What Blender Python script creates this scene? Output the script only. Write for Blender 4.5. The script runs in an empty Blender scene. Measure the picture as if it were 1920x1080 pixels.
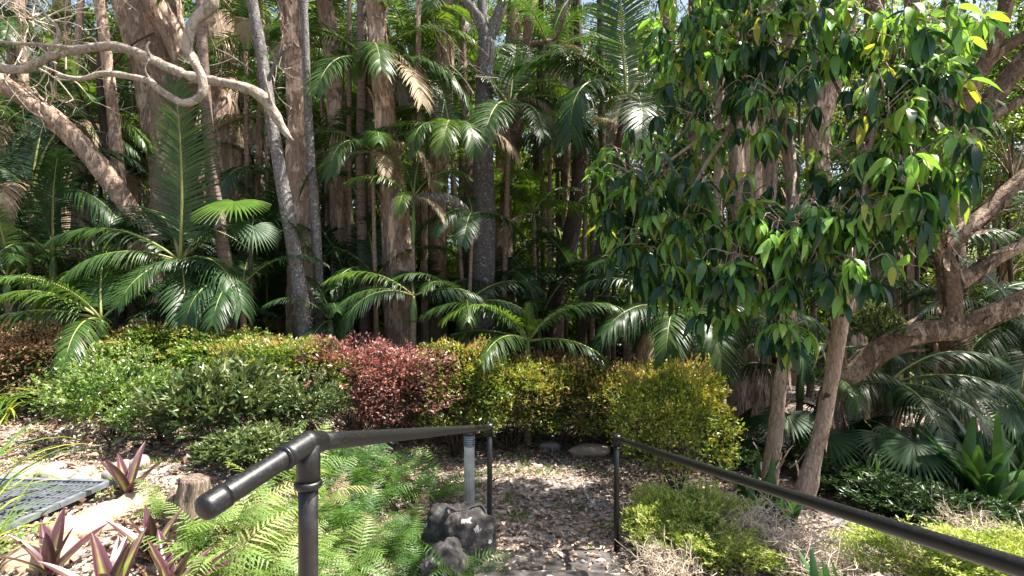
import bpy, math, random
import numpy as np
from mathutils import Vector, Matrix

# ------------------------------------------------------------------ camera, world, sun, exposure
S = bpy.context.scene
COL = S.collection
CAMZ = 2.2
cam_d = bpy.data.cameras.new("camera"); cam = bpy.data.objects.new("camera", cam_d); COL.objects.link(cam)
cam.location = (0, 0, CAMZ); cam.rotation_euler = (math.radians(90), 0, 0)
cam_d.sensor_width = 36; cam_d.lens = 18.75; cam_d.clip_start = 0.05; cam_d.clip_end = 500
S.camera = cam
SUN_EL = math.radians(64)
SUN_AZ = math.radians(84)      # clockwise from +Y (away from camera) towards +X (right)
W = bpy.data.worlds.new("World"); S.world = W; W.use_nodes = True
nt = W.node_tree; bg = nt.nodes["Background"]
sky = nt.nodes.new("ShaderNodeTexSky"); sky.sky_type = 'NISHITA'; sky.sun_disc = False
sky.sun_elevation = SUN_EL; sky.sun_rotation = SUN_AZ; sky.air_density = 1.0; sky.dust_density = 4.0; sky.ozone_density = 1.0
nt.links.new(sky.outputs[0], bg.inputs[0]); bg.inputs[1].default_value = 0.075
sl = bpy.data.lights.new("sun", 'SUN'); sun = bpy.data.objects.new("sun", sl); COL.objects.link(sun)
sl.energy = 5.0; sl.angle = math.radians(0.53); sl.color = (1.0, 0.95, 0.86)
sd = Vector((math.sin(SUN_AZ) * math.cos(SUN_EL), math.cos(SUN_AZ) * math.cos(SUN_EL), math.sin(SUN_EL)))
sun.rotation_euler = sd.to_track_quat('Z', 'Y').to_euler()
S.view_settings.view_transform = 'Standard'; S.view_settings.look = 'None'
S.view_settings.exposure = 1.92; S.view_settings.gamma = 1.0
S.cycles.max_bounces = 8; S.cycles.transmission_bounces = 6; S.cycles.diffuse_bounces = 4
S.cycles.use_denoising = True

# ------------------------------------------------------------------ helpers
rng = np.random.default_rng(7)
random.seed(7)
def R(a): return math.radians(a)
def P(px, py, d):
    return np.array([(px - 960) / 1000 * d, d, CAMZ + (540 - py) / 1000 * d])

def _hash(ix, iy, iz, seed):
    h = (ix * 374761393 + iy * 668265263 + iz * 2147483647 + seed * 1274126177) & 0xffffffff
    h = ((h ^ (h >> 13)) * 1274126177) & 0xffffffff
    h = h ^ (h >> 16)
    return (h & 0xffff) / 65535.0
def vnoise(p, seed=0):
    p = np.asarray(p, float); i = np.floor(p).astype(np.int64); f = p - i; f = f * f * (3 - 2 * f)
    out = 0
    for dx in (0, 1):
        for dy in (0, 1):
            for dz in (0, 1):
                w = (f[..., 0] if dx else 1 - f[..., 0]) * (f[..., 1] if dy else 1 - f[..., 1]) * (f[..., 2] if dz else 1 - f[..., 2])
                out = out + w * _hash(i[..., 0] + dx, i[..., 1] + dy, i[..., 2] + dz, seed)
    return out * 2 - 1
def fbm(p, oct=3, seed=0):
    p = np.asarray(p, float); a = 1; s = 0
    for o in range(oct):
        s = s + a * vnoise(p, seed + o); p = p * 2.03; a *= .5
    return s

class Buf:
    """collects vertices, faces, a per-vertex tint and a material index and links them as one mesh object"""
    def __init__(s): s.v = []; s.f = []; s.t = []; s.n = 0
    def add(s, v, f, tint=0.5, mi=0):
        v = np.asarray(v, float).reshape(-1, 3)
        fs = f if isinstance(f, list) else [f]
        for q in fs: s.f.append((np.asarray(q, np.int64) + s.n, mi))
        s.v.append(v); s.t.append(np.broadcast_to(np.asarray(tint, float), (len(v),)).copy()); s.n += len(v)
    def mesh(s, name, mats, smooth=True):
        me = bpy.data.meshes.new(name)
        V = np.concatenate(s.v); T = np.concatenate(s.t)
        idx = np.concatenate([q.reshape(-1) for q, _ in s.f])
        tot = np.concatenate([np.full(len(q), q.shape[1]) for q, _ in s.f])
        mi = np.concatenate([np.full(len(q), m) for q, m in s.f])
        st = np.concatenate([[0], np.cumsum(tot)[:-1]])
        me.vertices.add(len(V)); me.vertices.foreach_set("co", V.astype(np.float32).reshape(-1))
        me.loops.add(len(idx)); me.loops.foreach_set("vertex_index", idx.astype(np.int32))
        me.polygons.add(len(tot)); me.polygons.foreach_set("loop_start", st.astype(np.int32))
        me.polygons.foreach_set("material_index", mi.astype(np.int32))
        me.polygons.foreach_set("use_smooth", np.full(len(tot), smooth))
        me.update(calc_edges=True)
        a = me.attributes.new("tint", 'FLOAT', 'POINT'); a.data.foreach_set("value", T.astype(np.float32))
        for m in (mats if isinstance(mats, (list, tuple)) else [mats]): me.materials.append(m)
        return me
def link(name, me, parent=None, loc=(0, 0, 0), rot=(0, 0, 0), sc=1.0):
    o = bpy.data.objects.new(name, me); COL.objects.link(o)
    if parent is not None: o.parent = parent
    o.location = tuple(loc); o.rotation_euler = rot
    o.scale = (sc, sc, sc) if np.isscalar(sc) else tuple(sc)
    return o
def tag(o, label=None, cat=None, group=None, kind=None):
    if label: o["label"] = label
    if cat: o["category"] = cat
    if group: o["group"] = group
    if kind: o["kind"] = kind
    return o
def empty(name, loc, label, cat, group=None, rz=0):
    o = bpy.data.objects.new(name, None); COL.objects.link(o); o.location = tuple(loc); o.rotation_euler = (0, 0, rz)
    o.empty_display_size = .1
    return tag(o, label, cat, group)

def spline(pts, n):
    pts = np.asarray(pts, float)
    if len(pts) == 2:
        t = np.linspace(0, 1, n)[:, None]; return pts[0] * (1 - t) + pts[1] * t
    k = len(pts); ext = np.vstack([2 * pts[0] - pts[1], pts, 2 * pts[-1] - pts[-2]])
    u = np.linspace(0, k - 1, n); i = np.minimum(u.astype(int), k - 2); f = (u - i)[:, None]
    p0, p1, p2, p3 = ext[i], ext[i + 1], ext[i + 2], ext[i + 3]
    return .5 * ((2 * p1) + (-p0 + p2) * f + (2 * p0 - 5 * p1 + 4 * p2 - p3) * f ** 2 + (-p0 + 3 * p1 - 3 * p2 + p3) * f ** 3)
def nrm(a): return a / np.maximum(np.linalg.norm(a, axis=-1, keepdims=True), 1e-9)
def tube(buf, pts, rad, seg=10, n=None, disp=0, dsc=(1, 1, 1), seed=0, tint=.5, mi=0, cap=True, oct=3):
    """swept round section along a smooth curve, bark relief as real displacement"""
    pts = np.asarray(pts, float); n = n or max(2, 4 * (len(pts) - 1))
    c = spline(pts, n); rr = np.interp(np.linspace(0, len(pts) - 1, n), np.arange(len(pts)) if np.size(rad) == len(pts) else np.linspace(0, len(pts) - 1, np.size(rad)), np.atleast_1d(rad)) if np.size(rad) > 1 else np.full(n, float(rad))
    t = nrm(np.gradient(c, axis=0)); N = np.zeros_like(t)
    a = np.array([1., 0, 0]) if abs(t[0][0]) < .8 else np.array([0, 1., 0])
    N[0] = nrm(a - t[0] * a.dot(t[0]))
    for i in range(1, n):
        q = N[i - 1] - t[i] * N[i - 1].dot(t[i]); N[i] = q / max(np.linalg.norm(q), 1e-9)
    B = np.cross(t, N); ang = np.linspace(0, 2 * math.pi, seg, endpoint=False)
    dirs = N[:, None] * np.cos(ang)[None, :, None] + B[:, None] * np.sin(ang)[None, :, None]
    r = rr[:, None] * np.ones(seg)[None]
    if disp:
        L = np.concatenate([[0], np.cumsum(np.linalg.norm(np.diff(c, axis=0), axis=1))])
        cyl = np.stack([np.cos(ang)[None] * rr.mean() + 0 * L[:, None], np.sin(ang)[None] * rr.mean() + 0 * L[:, None], L[:, None] + 0 * ang[None]], -1)
        r = r * (1 + disp * fbm(cyl * np.array(dsc) + seed * 3.7, oct, seed))
    v = c[:, None] + dirs * r[..., None]
    i = np.arange(n - 1)[:, None] * seg; j = np.arange(seg)[None]; k = (j + 1) % seg
    q = np.stack([i + j, i + k, i + seg + k, i + seg + j], -1).reshape(-1, 4)
    fs = [q]
    if cap: fs += [np.arange(seg)[None, ::-1], (np.arange(seg) + (n - 1) * seg)[None]]
    buf.add(v.reshape(-1, 3), fs, tint, mi)
    return c, t

def rotz(a):
    c, s = np.cos(a), np.sin(a); o = np.zeros_like(a); l = np.ones_like(a)
    return np.stack([np.stack([c, -s, o], -1), np.stack([s, c, o], -1), np.stack([o, o, l], -1)], -2)
def frames(y, up):
    """rotation matrices whose Y axis is y and whose Z is near up"""
    y = nrm(y); x = np.cross(y, up); x = np.where(np.linalg.norm(x, axis=-1, keepdims=True) < 1e-4, np.array([1., 0, 0]), x); x = nrm(x)
    z = np.cross(x, y); return np.stack([x, y, z], -1)
def scatter(buf, tv, tf, pos, rot, sc, tint, mi=0):
    n = len(pos); k = len(tv); sc = np.asarray(sc, float)
    if sc.ndim == 1: sc = sc[:, None]
    V = np.einsum('nij,nkj->nki', rot, tv[None] * sc[:, None, :]) + pos[:, None]
    fs = [(np.asarray(f)[None] + (np.arange(n) * k)[:, None, None]).reshape(-1, np.asarray(f).shape[1]) for f in tf]
    buf.add(V.reshape(-1, 3), fs, np.repeat(np.asarray(tint, float), k), mi)
# leaf shapes, 1 long along Y
T_DIA = (np.array([[0, 0, 0], [-.22, .42, .05], [0, 1, -.04], [.22, .42, .05], [0, .45, -.03]]), [np.array([[0, 4, 1], [4, 2, 1], [0, 3, 4], [4, 3, 2]])])
T_CARD = (np.array([[0, 0, 0], [-.25, .45, .05], [0, 1, -.03], [.25, .45, .05]]), [np.array([[0, 3, 2, 1]])])
def leaf_long(w=.16, droop=.25, seg=5, fold=.25):
    v = []; 
    for i in range(seg + 1):
        t = i / seg; ww = w * (math.sin(math.pi * min(1, t * .93 + .035)) ** .8) * (1.15 - .3 * t)
        if i == seg: ww = .004
        z = -droop * t * t; y = t * (1 - .12 * droop * t)
        v += [[-ww, y, z + ww * fold], [0, y, z], [ww, y, z + ww * fold]]
    f = []
    for i in range(seg):
        a = i * 3; f += [[a, a + 1, a + 4, a + 3], [a + 1, a + 2, a + 5, a + 4]]
    return np.array(v), [np.array(f)]

# ------------------------------------------------------------------ materials
def new_mat(name):
    m = bpy.data.materials.new(name); m.use_nodes = True
    n = m.node_tree; p = n.nodes["Principled BSDF"]; return m, n, p
def ramp(n, stops, interp='LINEAR'):
    r = n.nodes.new("ShaderNodeValToRGB"); r.color_ramp.interpolation = interp
    e = r.color_ramp.elements
    while len(e) < len(stops): e.new(.5)
    for el, (p, c) in zip(e, stops): el.position = p; el.color = (*c, 1)
    return r
def leaf_mat(name, stops, rough=.4, transl=.35, tcol=(1.3, 1.25, .6), spec=.5, nscale=6, nmix=.25, coat=0, glow=1.0):
    m, n, p = new_mat(name); L = n.links.new
    a = n.nodes.new("ShaderNodeAttribute"); a.attribute_name = "tint"
    g = n.nodes.new("ShaderNodeNewGeometry"); no = n.nodes.new("ShaderNodeTexNoise"); no.inputs["Scale"].default_value = nscale; no.inputs["Detail"].default_value = 3
    L(g.outputs["Position"], no.inputs["Vector"])
    mm = n.nodes.new("ShaderNodeMath"); mm.operation = 'MULTIPLY_ADD'; L(no.outputs[0], mm.inputs[0]); mm.inputs[1].default_value = nmix
    ad = n.nodes.new("ShaderNodeMath"); ad.operation = 'SUBTRACT'; L(a.outputs["Fac"], ad.inputs[0]); ad.inputs[1].default_value = nmix * .5
    L(ad.outputs[0], mm.inputs[2])
    r = ramp(n, stops); L(mm.outputs[0], r.inputs[0]); L(r.outputs[0], p.inputs["Base Color"])
    p.inputs["Roughness"].default_value = rough; p.inputs["Specular IOR Level"].default_value = spec
    t = n.nodes.new("ShaderNodeBsdfTranslucent"); mc = n.nodes.new("ShaderNodeMix"); mc.data_type = 'RGBA'; mc.blend_type = 'MULTIPLY'; mc.inputs[0].default_value = 1
    L(r.outputs[0], mc.inputs[6]); mc.inputs[7].default_value = (*[c * glow for c in tcol], 1); L(mc.outputs[2], t.inputs[0])
    ms = n.nodes.new("ShaderNodeMixShader"); ms.inputs[0].default_value = transl
    L(p.outputs[0], ms.inputs[1]); L(t.outputs[0], ms.inputs[2]); L(ms.outputs[0], n.nodes["Material Output"].inputs[0])
    return m
def bark_mat(name, stops, sc=(9, 9, 1.4), scale=3, bump=.6, rough=.85, rings=0, spots=None, dist=1.2, patches=None):
    m, n, p = new_mat(name); L = n.links.new
    tc = n.nodes.new("ShaderNodeTexCoord"); mp = n.nodes.new("ShaderNodeMapping"); mp.inputs["Scale"].default_value = sc; L(tc.outputs["Object"], mp.inputs[0])
    no = n.nodes.new("ShaderNodeTexNoise"); no.inputs["Scale"].default_value = scale; no.inputs["Detail"].default_value = 8; no.inputs["Roughness"].default_value = .65; no.inputs["Distortion"].default_value = dist
    L(mp.outputs[0], no.inputs["Vector"])
    r = ramp(n, stops); L(no.outputs[0], r.inputs[0]); col = r.outputs[0]
    h = no.outputs[0]
    if patches:
        m4 = n.nodes.new("ShaderNodeMapping"); m4.inputs["Scale"].default_value = (2.2, 2.2, .9); L(tc.outputs["Object"], m4.inputs[0])
        n4 = n.nodes.new("ShaderNodeTexNoise"); n4.inputs["Scale"].default_value = patches[1]; n4.inputs["Detail"].default_value = 9; n4.inputs["Roughness"].default_value = .7; n4.inputs["Distortion"].default_value = .6; L(m4.outputs[0], n4.inputs["Vector"])
        r4 = ramp(n, [(.47, (0, 0, 0)), (.53, (1, 1, 1))]); L(n4.outputs[0], r4.inputs[0])
        q4 = n.nodes.new("ShaderNodeMath"); q4.operation = 'MULTIPLY'; q4.inputs[1].default_value = .6; L(r4.outputs[0], q4.inputs[0])
        mc = n.nodes.new("ShaderNodeMix"); mc.data_type = 'RGBA'; L(q4.outputs[0], mc.inputs[0]); L(col, mc.inputs[6]); mc.inputs[7].default_value = (*patches[0], 1); col = mc.outputs[2]
        a4 = n.nodes.new("ShaderNodeMath"); a4.operation = 'MULTIPLY_ADD'; a4.inputs[1].default_value = -.5; L(r4.outputs[0], a4.inputs[0]); L(h, a4.inputs[2]); h = a4.outputs[0]
    if rings:
        sx = n.nodes.new("ShaderNodeSeparateXYZ"); L(tc.outputs["Object"], sx.inputs[0])
        n3 = n.nodes.new("ShaderNodeTexNoise"); n3.inputs["Scale"].default_value = 3; L(tc.outputs["Object"], n3.inputs["Vector"])
        ma = n.nodes.new("ShaderNodeMath"); ma.operation = 'MULTIPLY_ADD'; L(sx.outputs[2], ma.inputs[0]); ma.inputs[1].default_value = rings; L(n3.outputs[0], ma.inputs[2])
        fr = n.nodes.new("ShaderNodeMath"); fr.operation = 'FRACT'; L(ma.outputs[0], fr.inputs[0])
        rr = ramp(n, [(0, (.45,) * 3), (.1, (.5,) * 3), (.2, (1, 1, 1)), (.9, (.85,) * 3)]); L(fr.outputs[0], rr.inputs[0])
        mc = n.nodes.new("ShaderNodeMix"); mc.data_type = 'RGBA'; mc.blend_type = 'MULTIPLY'; mc.inputs[0].default_value = .8
        L(col, mc.inputs[6]); L(rr.outputs[0], mc.inputs[7]); col = mc.outputs[2]
    if spots:
        n2 = n.nodes.new("ShaderNodeTexNoise"); n2.inputs["Scale"].default_value = spots[0]; n2.inputs["Detail"].default_value = 5; L(tc.outputs["Object"], n2.inputs["Vector"])
        r2 = ramp(n, [(spots[2], (0, 0, 0)), (spots[2] + .05, (1, 1, 1))]); L(n2.outputs[0], r2.inputs[0])
        mc = n.nodes.new("ShaderNodeMix"); mc.data_type = 'RGBA'; L(r2.outputs[0], mc.inputs[0]); L(col, mc.inputs[6]); mc.inputs[7].default_value = (*spots[1], 1); col = mc.outputs[2]
    L(col, p.inputs["Base Color"]); p.inputs["Roughness"].default_value = rough; p.inputs["Specular IOR Level"].default_value = .2
    b = n.nodes.new("ShaderNodeBump"); b.inputs["Strength"].default_value = bump; b.inputs["Distance"].default_value = .03; L(h, b.inputs["Height"]); L(b.outputs[0], p.inputs["Normal"])
    return m
M = {}
M['paper'] = bark_mat('paperbark', [(.28, (.06, .035, .022)), (.38, (.29, .185, .12)), (.5, (.58, .42, .31)), (.66, (.74, .59, .46)), (.8, (.74, .62, .5))], sc=(8, 8, 1.6), bump=1.0, patches=((.15, .1, .075), 2.0))
M['paper_grey'] = bark_mat('paperbark_grey', [(.28, (.06, .045, .035)), (.42, (.22, .145, .095)), (.58, (.46, .33, .24)), (.78, (.62, .54, .46))], sc=(8, 8, 1.6), bump=1.0, patches=((.3, .2, .13), 2.5))
M['grey_bark'] = bark_mat('grey_bark', [(.3, (.04, .035, .035)), (.5, (.14, .125, .12)), (.7, (.3, .28, .27))], sc=(5, 5, 3), scale=7, spots=(24, (.42, .42, .4), .62))
M['palm_trunk'] = bark_mat('palm_trunk', [(.3, (.1, .07, .055)), (.55, (.23, .17, .14)), (.75, (.36, .29, .25))], sc=(5, 5, 5), scale=6, rings=9, bump=.3)
M['thin_palm'] = bark_mat('thin_palm_trunk', [(.3, (.12, .085, .055)), (.55, (.3, .22, .16)), (.75, (.45, .36, .28))], sc=(5, 5, 5), scale=6, rings=14, bump=.3)
M['dark_bark'] = bark_mat('dark_bark', [(.3, (.03, .022, .018)), (.55, (.09, .065, .05)), (.75, (.18, .14, .11))], sc=(6, 6, 2), scale=5)
M['pink_bark'] = bark_mat('pink_bark', [(.28, (.1, .07, .055)), (.42, (.31, .215, .165)), (.6, (.52, .4, .32)), (.8, (.68, .57, .49))], sc=(9, 9, 2), scale=5, bump=.8, spots=(5, (.07, .06, .035), .66))
M['gnarl'] = bark_mat('gnarled_bark', [(.26, (.09, .055, .035)), (.42, (.28, .195, .135)), (.58, (.5, .38, .28)), (.78, (.66, .55, .45))], sc=(5, 5, 3), scale=4, bump=1.2, dist=2, patches=((.12, .07, .045), 3))
M['pale_branch'] = bark_mat('pale_branch', [(.28, (.24, .19, .15)), (.45, (.44, .38, .32)), (.62, (.48, .41, .345)), (.8, (.6, .54, .48))], sc=(4, 4, 4), scale=6, bump=1, patches=((.4, .31, .23), 4))
M['twig'] = bark_mat('dead_twig', [(.3, (.36, .28, .2)), (.7, (.62, .54, .44))], sc=(3, 3, 3), scale=6, bump=.2)
M['shaft'] = leaf_mat('crownshaft', [(0, (.05, .11, .03)), (1, (.16, .24, .06))], rough=.35, transl=.05)
M['rachis'] = leaf_mat('rachis', [(0, (.14, .17, .04)), (1, (.3, .3, .1))], rough=.4, transl=.05)
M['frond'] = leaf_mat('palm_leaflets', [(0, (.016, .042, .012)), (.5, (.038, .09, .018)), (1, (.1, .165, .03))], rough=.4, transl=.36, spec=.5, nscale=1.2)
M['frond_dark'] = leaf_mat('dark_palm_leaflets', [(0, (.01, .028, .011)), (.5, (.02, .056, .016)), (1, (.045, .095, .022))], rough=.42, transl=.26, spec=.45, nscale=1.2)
M['frond_lime'] = leaf_mat('lime_palm_leaflets', [(0, (.05, .12, .014)), (.5, (.08, .16, .02)), (1, (.17, .24, .04))], rough=.35, transl=.4, spec=.5, nscale=1.2)
M['frond_dry'] = leaf_mat('dry_palm_leaflets', [(0, (.16, .11, .06)), (.5, (.3, .22, .14)), (1, (.45, .36, .25))], rough=.6, transl=.25, tcol=(1.1, 1, .8), spec=.2)
M['frond_grey'] = leaf_mat('grey_dying_leaflets', [(0, (.2, .19, .17)), (.5, (.33, .31, .29)), (1, (.45, .43, .4))], rough=.5, transl=.2, tcol=(1, 1, .9))
M['bigleaf'] = leaf_mat('glossy_big_leaf', [(0, (.014, .046, .024)), (.4, (.032, .092, .034)), (.55, (.1, .24, .045)), (.85, (.22, .42, .08)), (1, (.36, .37, .05))], rough=.32, transl=.4, spec=.55, nscale=14, nmix=.06)
M['canopy'] = leaf_mat('canopy_leaf', [(0, (.02, .05, .014)), (.5, (.055, .11, .022)), (1, (.13, .18, .035))], rough=.4, transl=.42, nscale=.8, nmix=.4)
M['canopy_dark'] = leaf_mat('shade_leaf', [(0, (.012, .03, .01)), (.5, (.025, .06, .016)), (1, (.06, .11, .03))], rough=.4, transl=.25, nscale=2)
M['canopy_bright'] = leaf_mat('bright_canopy_leaf', [(0, (.045, .09, .015)), (.5, (.11, .18, .025)), (1, (.24, .29, .05))], rough=.45, transl=.5, nscale=.8, nmix=.4)
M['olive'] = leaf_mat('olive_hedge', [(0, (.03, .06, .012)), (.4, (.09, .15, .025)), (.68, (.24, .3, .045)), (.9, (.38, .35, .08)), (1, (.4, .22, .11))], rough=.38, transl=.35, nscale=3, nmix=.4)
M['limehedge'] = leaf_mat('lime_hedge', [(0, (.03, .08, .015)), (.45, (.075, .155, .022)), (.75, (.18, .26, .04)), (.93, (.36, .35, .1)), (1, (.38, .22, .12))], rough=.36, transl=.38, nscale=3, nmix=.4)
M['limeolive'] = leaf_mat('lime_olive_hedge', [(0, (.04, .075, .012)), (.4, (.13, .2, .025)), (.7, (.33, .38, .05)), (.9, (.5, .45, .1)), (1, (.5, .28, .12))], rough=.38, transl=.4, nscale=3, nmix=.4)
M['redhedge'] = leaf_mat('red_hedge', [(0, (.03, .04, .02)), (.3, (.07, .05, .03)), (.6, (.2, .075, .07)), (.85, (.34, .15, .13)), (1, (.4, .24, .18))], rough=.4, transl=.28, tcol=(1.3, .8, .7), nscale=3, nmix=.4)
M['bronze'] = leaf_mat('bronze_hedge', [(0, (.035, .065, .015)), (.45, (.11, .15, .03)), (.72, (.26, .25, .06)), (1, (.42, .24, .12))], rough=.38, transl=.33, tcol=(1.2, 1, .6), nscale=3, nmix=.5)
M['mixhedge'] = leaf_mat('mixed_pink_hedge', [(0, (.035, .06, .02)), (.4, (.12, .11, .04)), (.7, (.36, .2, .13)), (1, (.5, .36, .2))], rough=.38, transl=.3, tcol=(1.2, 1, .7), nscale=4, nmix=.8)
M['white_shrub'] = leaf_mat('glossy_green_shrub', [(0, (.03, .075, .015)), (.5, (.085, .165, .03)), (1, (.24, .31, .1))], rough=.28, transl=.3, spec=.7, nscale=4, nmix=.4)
M['greygreen'] = leaf_mat('grey_green_leaf', [(0, (.02, .045, .014)), (.5, (.055, .095, .028)), (1, (.17, .2, .08))], rough=.35, transl=.22, nscale=4, nmix=.3)
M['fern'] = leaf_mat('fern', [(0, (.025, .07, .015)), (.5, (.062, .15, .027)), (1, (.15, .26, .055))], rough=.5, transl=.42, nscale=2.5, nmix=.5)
M['fern_sunlit'] = leaf_mat('fern_sunlight_tint', [(0, (.08, .17, .03)), (.5, (.19, .29, .07)), (.9, (.38, .42, .16)), (1, (.42, .34, .17))], rough=.5, transl=.42, nscale=2.5, nmix=.5)  # paler copy of the fern leaf, sunlight put into its colour
M['strap'] = leaf_mat('strap_leaf', [(0, (.07, .15, .03)), (.5, (.16, .27, .04)), (1, (.45, .42, .07))], rough=.35, transl=.35)
M['dark_strap'] = leaf_mat('dark_strap_leaf', [(0, (.018, .055, .018)), (.5, (.035, .1, .025)), (1, (.09, .18, .04))], rough=.3, transl=.25, spec=.6)
M['groundcover'] = leaf_mat('feathery_leaf', [(0, (.1, .18, .03)), (.5, (.27, .36, .07)), (1, (.5, .52, .2))], rough=.5, transl=.4, nscale=6, nmix=.5)
M['litter'] = leaf_mat('dead_leaf', [(0, (.09, .05, .035)), (.35, (.24, .15, .1)), (.7, (.46, .33, .24)), (1, (.66, .54, .43))], rough=.6, transl=.08, tcol=(1, .9, .7), nscale=30, nmix=.2)
M['grass'] = leaf_mat('grass_blade', [(0, (.05, .12, .02)), (.6, (.14, .25, .04)), (1, (.3, .35, .09))], rough=.5, transl=.35)
def rhoeo():
    m, n, p = new_mat('purple_green_leaf'); L = n.links.new
    a = n.nodes.new("ShaderNodeAttribute"); a.attribute_name = "tint"
    no = n.nodes.new("ShaderNodeTexNoise"); no.inputs["Scale"].default_value = 9; tc = n.nodes.new("ShaderNodeTexCoord"); L(tc.outputs["Object"], no.inputs[0])
    ad = n.nodes.new("ShaderNodeMath"); ad.operation = 'MULTIPLY_ADD'; L(no.outputs[0], ad.inputs[0]); ad.inputs[1].default_value = .35; 
    sb = n.nodes.new("ShaderNodeMath"); sb.operation = 'SUBTRACT'; L(a.outputs["Fac"], sb.inputs[0]); sb.inputs[1].default_value = .17; L(sb.outputs[0], ad.inputs[2])
    r = ramp(n, [(0, (.07, .15, .025)), (.36, (.2, .24, .045)), (.52, (.12, .055, .045)), (.75, (.05, .018, .025)), (1, (.11, .045, .06))]); L(ad.outputs[0], r.inputs[0]); L(r.outputs[0], p.inputs["Base Color"])
    p.inputs["Roughness"].default_value = .33; p.inputs["Specular IOR Level"].default_value = .6
    t = n.nodes.new("ShaderNodeBsdfTranslucent"); L(r.outputs[0], t.inputs[0]); ms = n.nodes.new("ShaderNodeMixShader"); ms.inputs[0].default_value = .25
    L(p.outputs[0], ms.inputs[1]); L(t.outputs[0], ms.inputs[2]); L(ms.outputs[0], n.nodes["Material Output"].inputs[0]); return m
M['rhoeo'] = rhoeo()
def stone_mat(name, stops, scale=5, lichen=None, bump=.5, rough=.8, lscale=7, lthr=.62):
    m, n, p = new_mat(name); L = n.links.new
    tc = n.nodes.new("ShaderNodeTexCoord"); no = n.nodes.new("ShaderNodeTexNoise"); no.inputs["Scale"].default_value = scale; no.inputs["Detail"].default_value = 10; no.inputs["Roughness"].default_value = .65
    L(tc.outputs["Object"], no.inputs[0]); r = ramp(n, stops); L(no.outputs[0], r.inputs[0]); col = r.outputs[0]
    if lichen:
        n2 = n.nodes.new("ShaderNodeTexNoise"); n2.inputs["Scale"].default_value = lscale; n2.inputs["Detail"].default_value = 7; n2.inputs["Roughness"].default_value = .6; L(tc.outputs["Object"], n2.inputs[0])
        r2 = ramp(n, [(lthr, (0, 0, 0)), (lthr + .015, (1, 1, 1))]); L(n2.outputs[0], r2.inputs[0])
        mc = n.nodes.new("ShaderNodeMix"); mc.data_type = 'RGBA'; L(r2.outputs[0], mc.inputs[0]); L(col, mc.inputs[6]); mc.inputs[7].default_value = (*lichen, 1); col = mc.outputs[2]
    L(col, p.inputs["Base Color"]); p.inputs["Roughness"].default_value = rough
    b = n.nodes.new("ShaderNodeBump"); b.inputs["Strength"].default_value = bump; b.inputs["Distance"].default_value = .02; L(no.outputs[0], b.inputs["Height"]); L(b.outputs[0], p.inputs["Normal"])
    return m
M['boulder'] = stone_mat('dark_basalt', [(.3, (.012, .011, .011)), (.48, (.032, .029, .028)), (.7, (.09, .083, .078))], scale=16, lichen=(.42, .42, .4), bump=1, rough=.95, lscale=7, lthr=.615)
M['step'] = stone_mat('step_stone', [(.3, (.025, .022, .02)), (.5, (.06, .052, .047)), (.7, (.12, .105, .095))], scale=12, lichen=(.45, .45, .43), lscale=9, lthr=.61)
M['sandstone'] = stone_mat('sandstone', [(.3, (.2, .14, .09)), (.55, (.36, .27, .19)), (.75, (.45, .37, .29))], scale=4)
M['pebble'] = stone_mat('river_stone', [(.3, (.13, .12, .11)), (.6, (.27, .24, .22)), (.8, (.4, .36, .32))], scale=5)
M['pebble_tan'] = stone_mat('tan_river_stone', [(.3, (.22, .16, .12)), (.6, (.38, .29, .23)), (.8, (.5, .42, .36))], scale=5)
def ground_mat():
    m, n, p = new_mat('mulch_ground'); L = n.links.new
    g = n.nodes.new("ShaderNodeTexCoord")
    v = n.nodes.new("ShaderNodeTexVoronoi"); v.inputs["Scale"].default_value = 26; v.inputs["Randomness"].default_value = 1
    no = n.nodes.new("ShaderNodeTexNoise"); no.inputs["Scale"].default_value = 5; no.inputs["Detail"].default_value = 12; no.inputs["Roughness"].default_value = .7; L(g.outputs["Object"], no.inputs[0])
    mx = n.nodes.new("ShaderNodeMix"); mx.data_type = 'RGBA'; mx.blend_type = 'LINEAR_LIGHT'; mx.inputs[0].default_value = .06; L(g.outputs["Object"], mx.inputs[6]); L(no.outputs[1], mx.inputs[7]); L(mx.outputs[2], v.inputs[0])
    sp = n.nodes.new("ShaderNodeSeparateColor"); L(v.outputs["Color"], sp.inputs[0])
    r = ramp(n, [(0, (.08, .07, .065)), (.3, (.17, .15, .14)), (.6, (.28, .255, .235)), (1, (.46, .43, .4))]); L(sp.outputs[0], r.inputs[0])
    r2 = ramp(n, [(.35, (.45, .42, .4)), (.65, (1.1, 1.05, 1))]); L(no.outputs[0], r2.inputs[0])
    mc = n.nodes.new("ShaderNodeMix"); mc.data_type = 'RGBA'; mc.blend_type = 'MULTIPLY'; mc.inputs[0].default_value = 1; L(r.outputs[0], mc.inputs[6]); L(r2.outputs[0], mc.inputs[7])
    L(mc.outputs[2], p.inputs["Base Color"]); p.inputs["Roughness"].default_value = .9; p.inputs["Specular IOR Level"].default_value = .2
    b = n.nodes.new("ShaderNodeBump"); b.inputs["Strength"].default_value = .8; b.inputs["Distance"].default_value = .02; L(v.outputs["Distance"], b.inputs["Height"]); L(b.outputs[0], p.inputs["Normal"])
    return m
M['ground'] = ground_mat()
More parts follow.
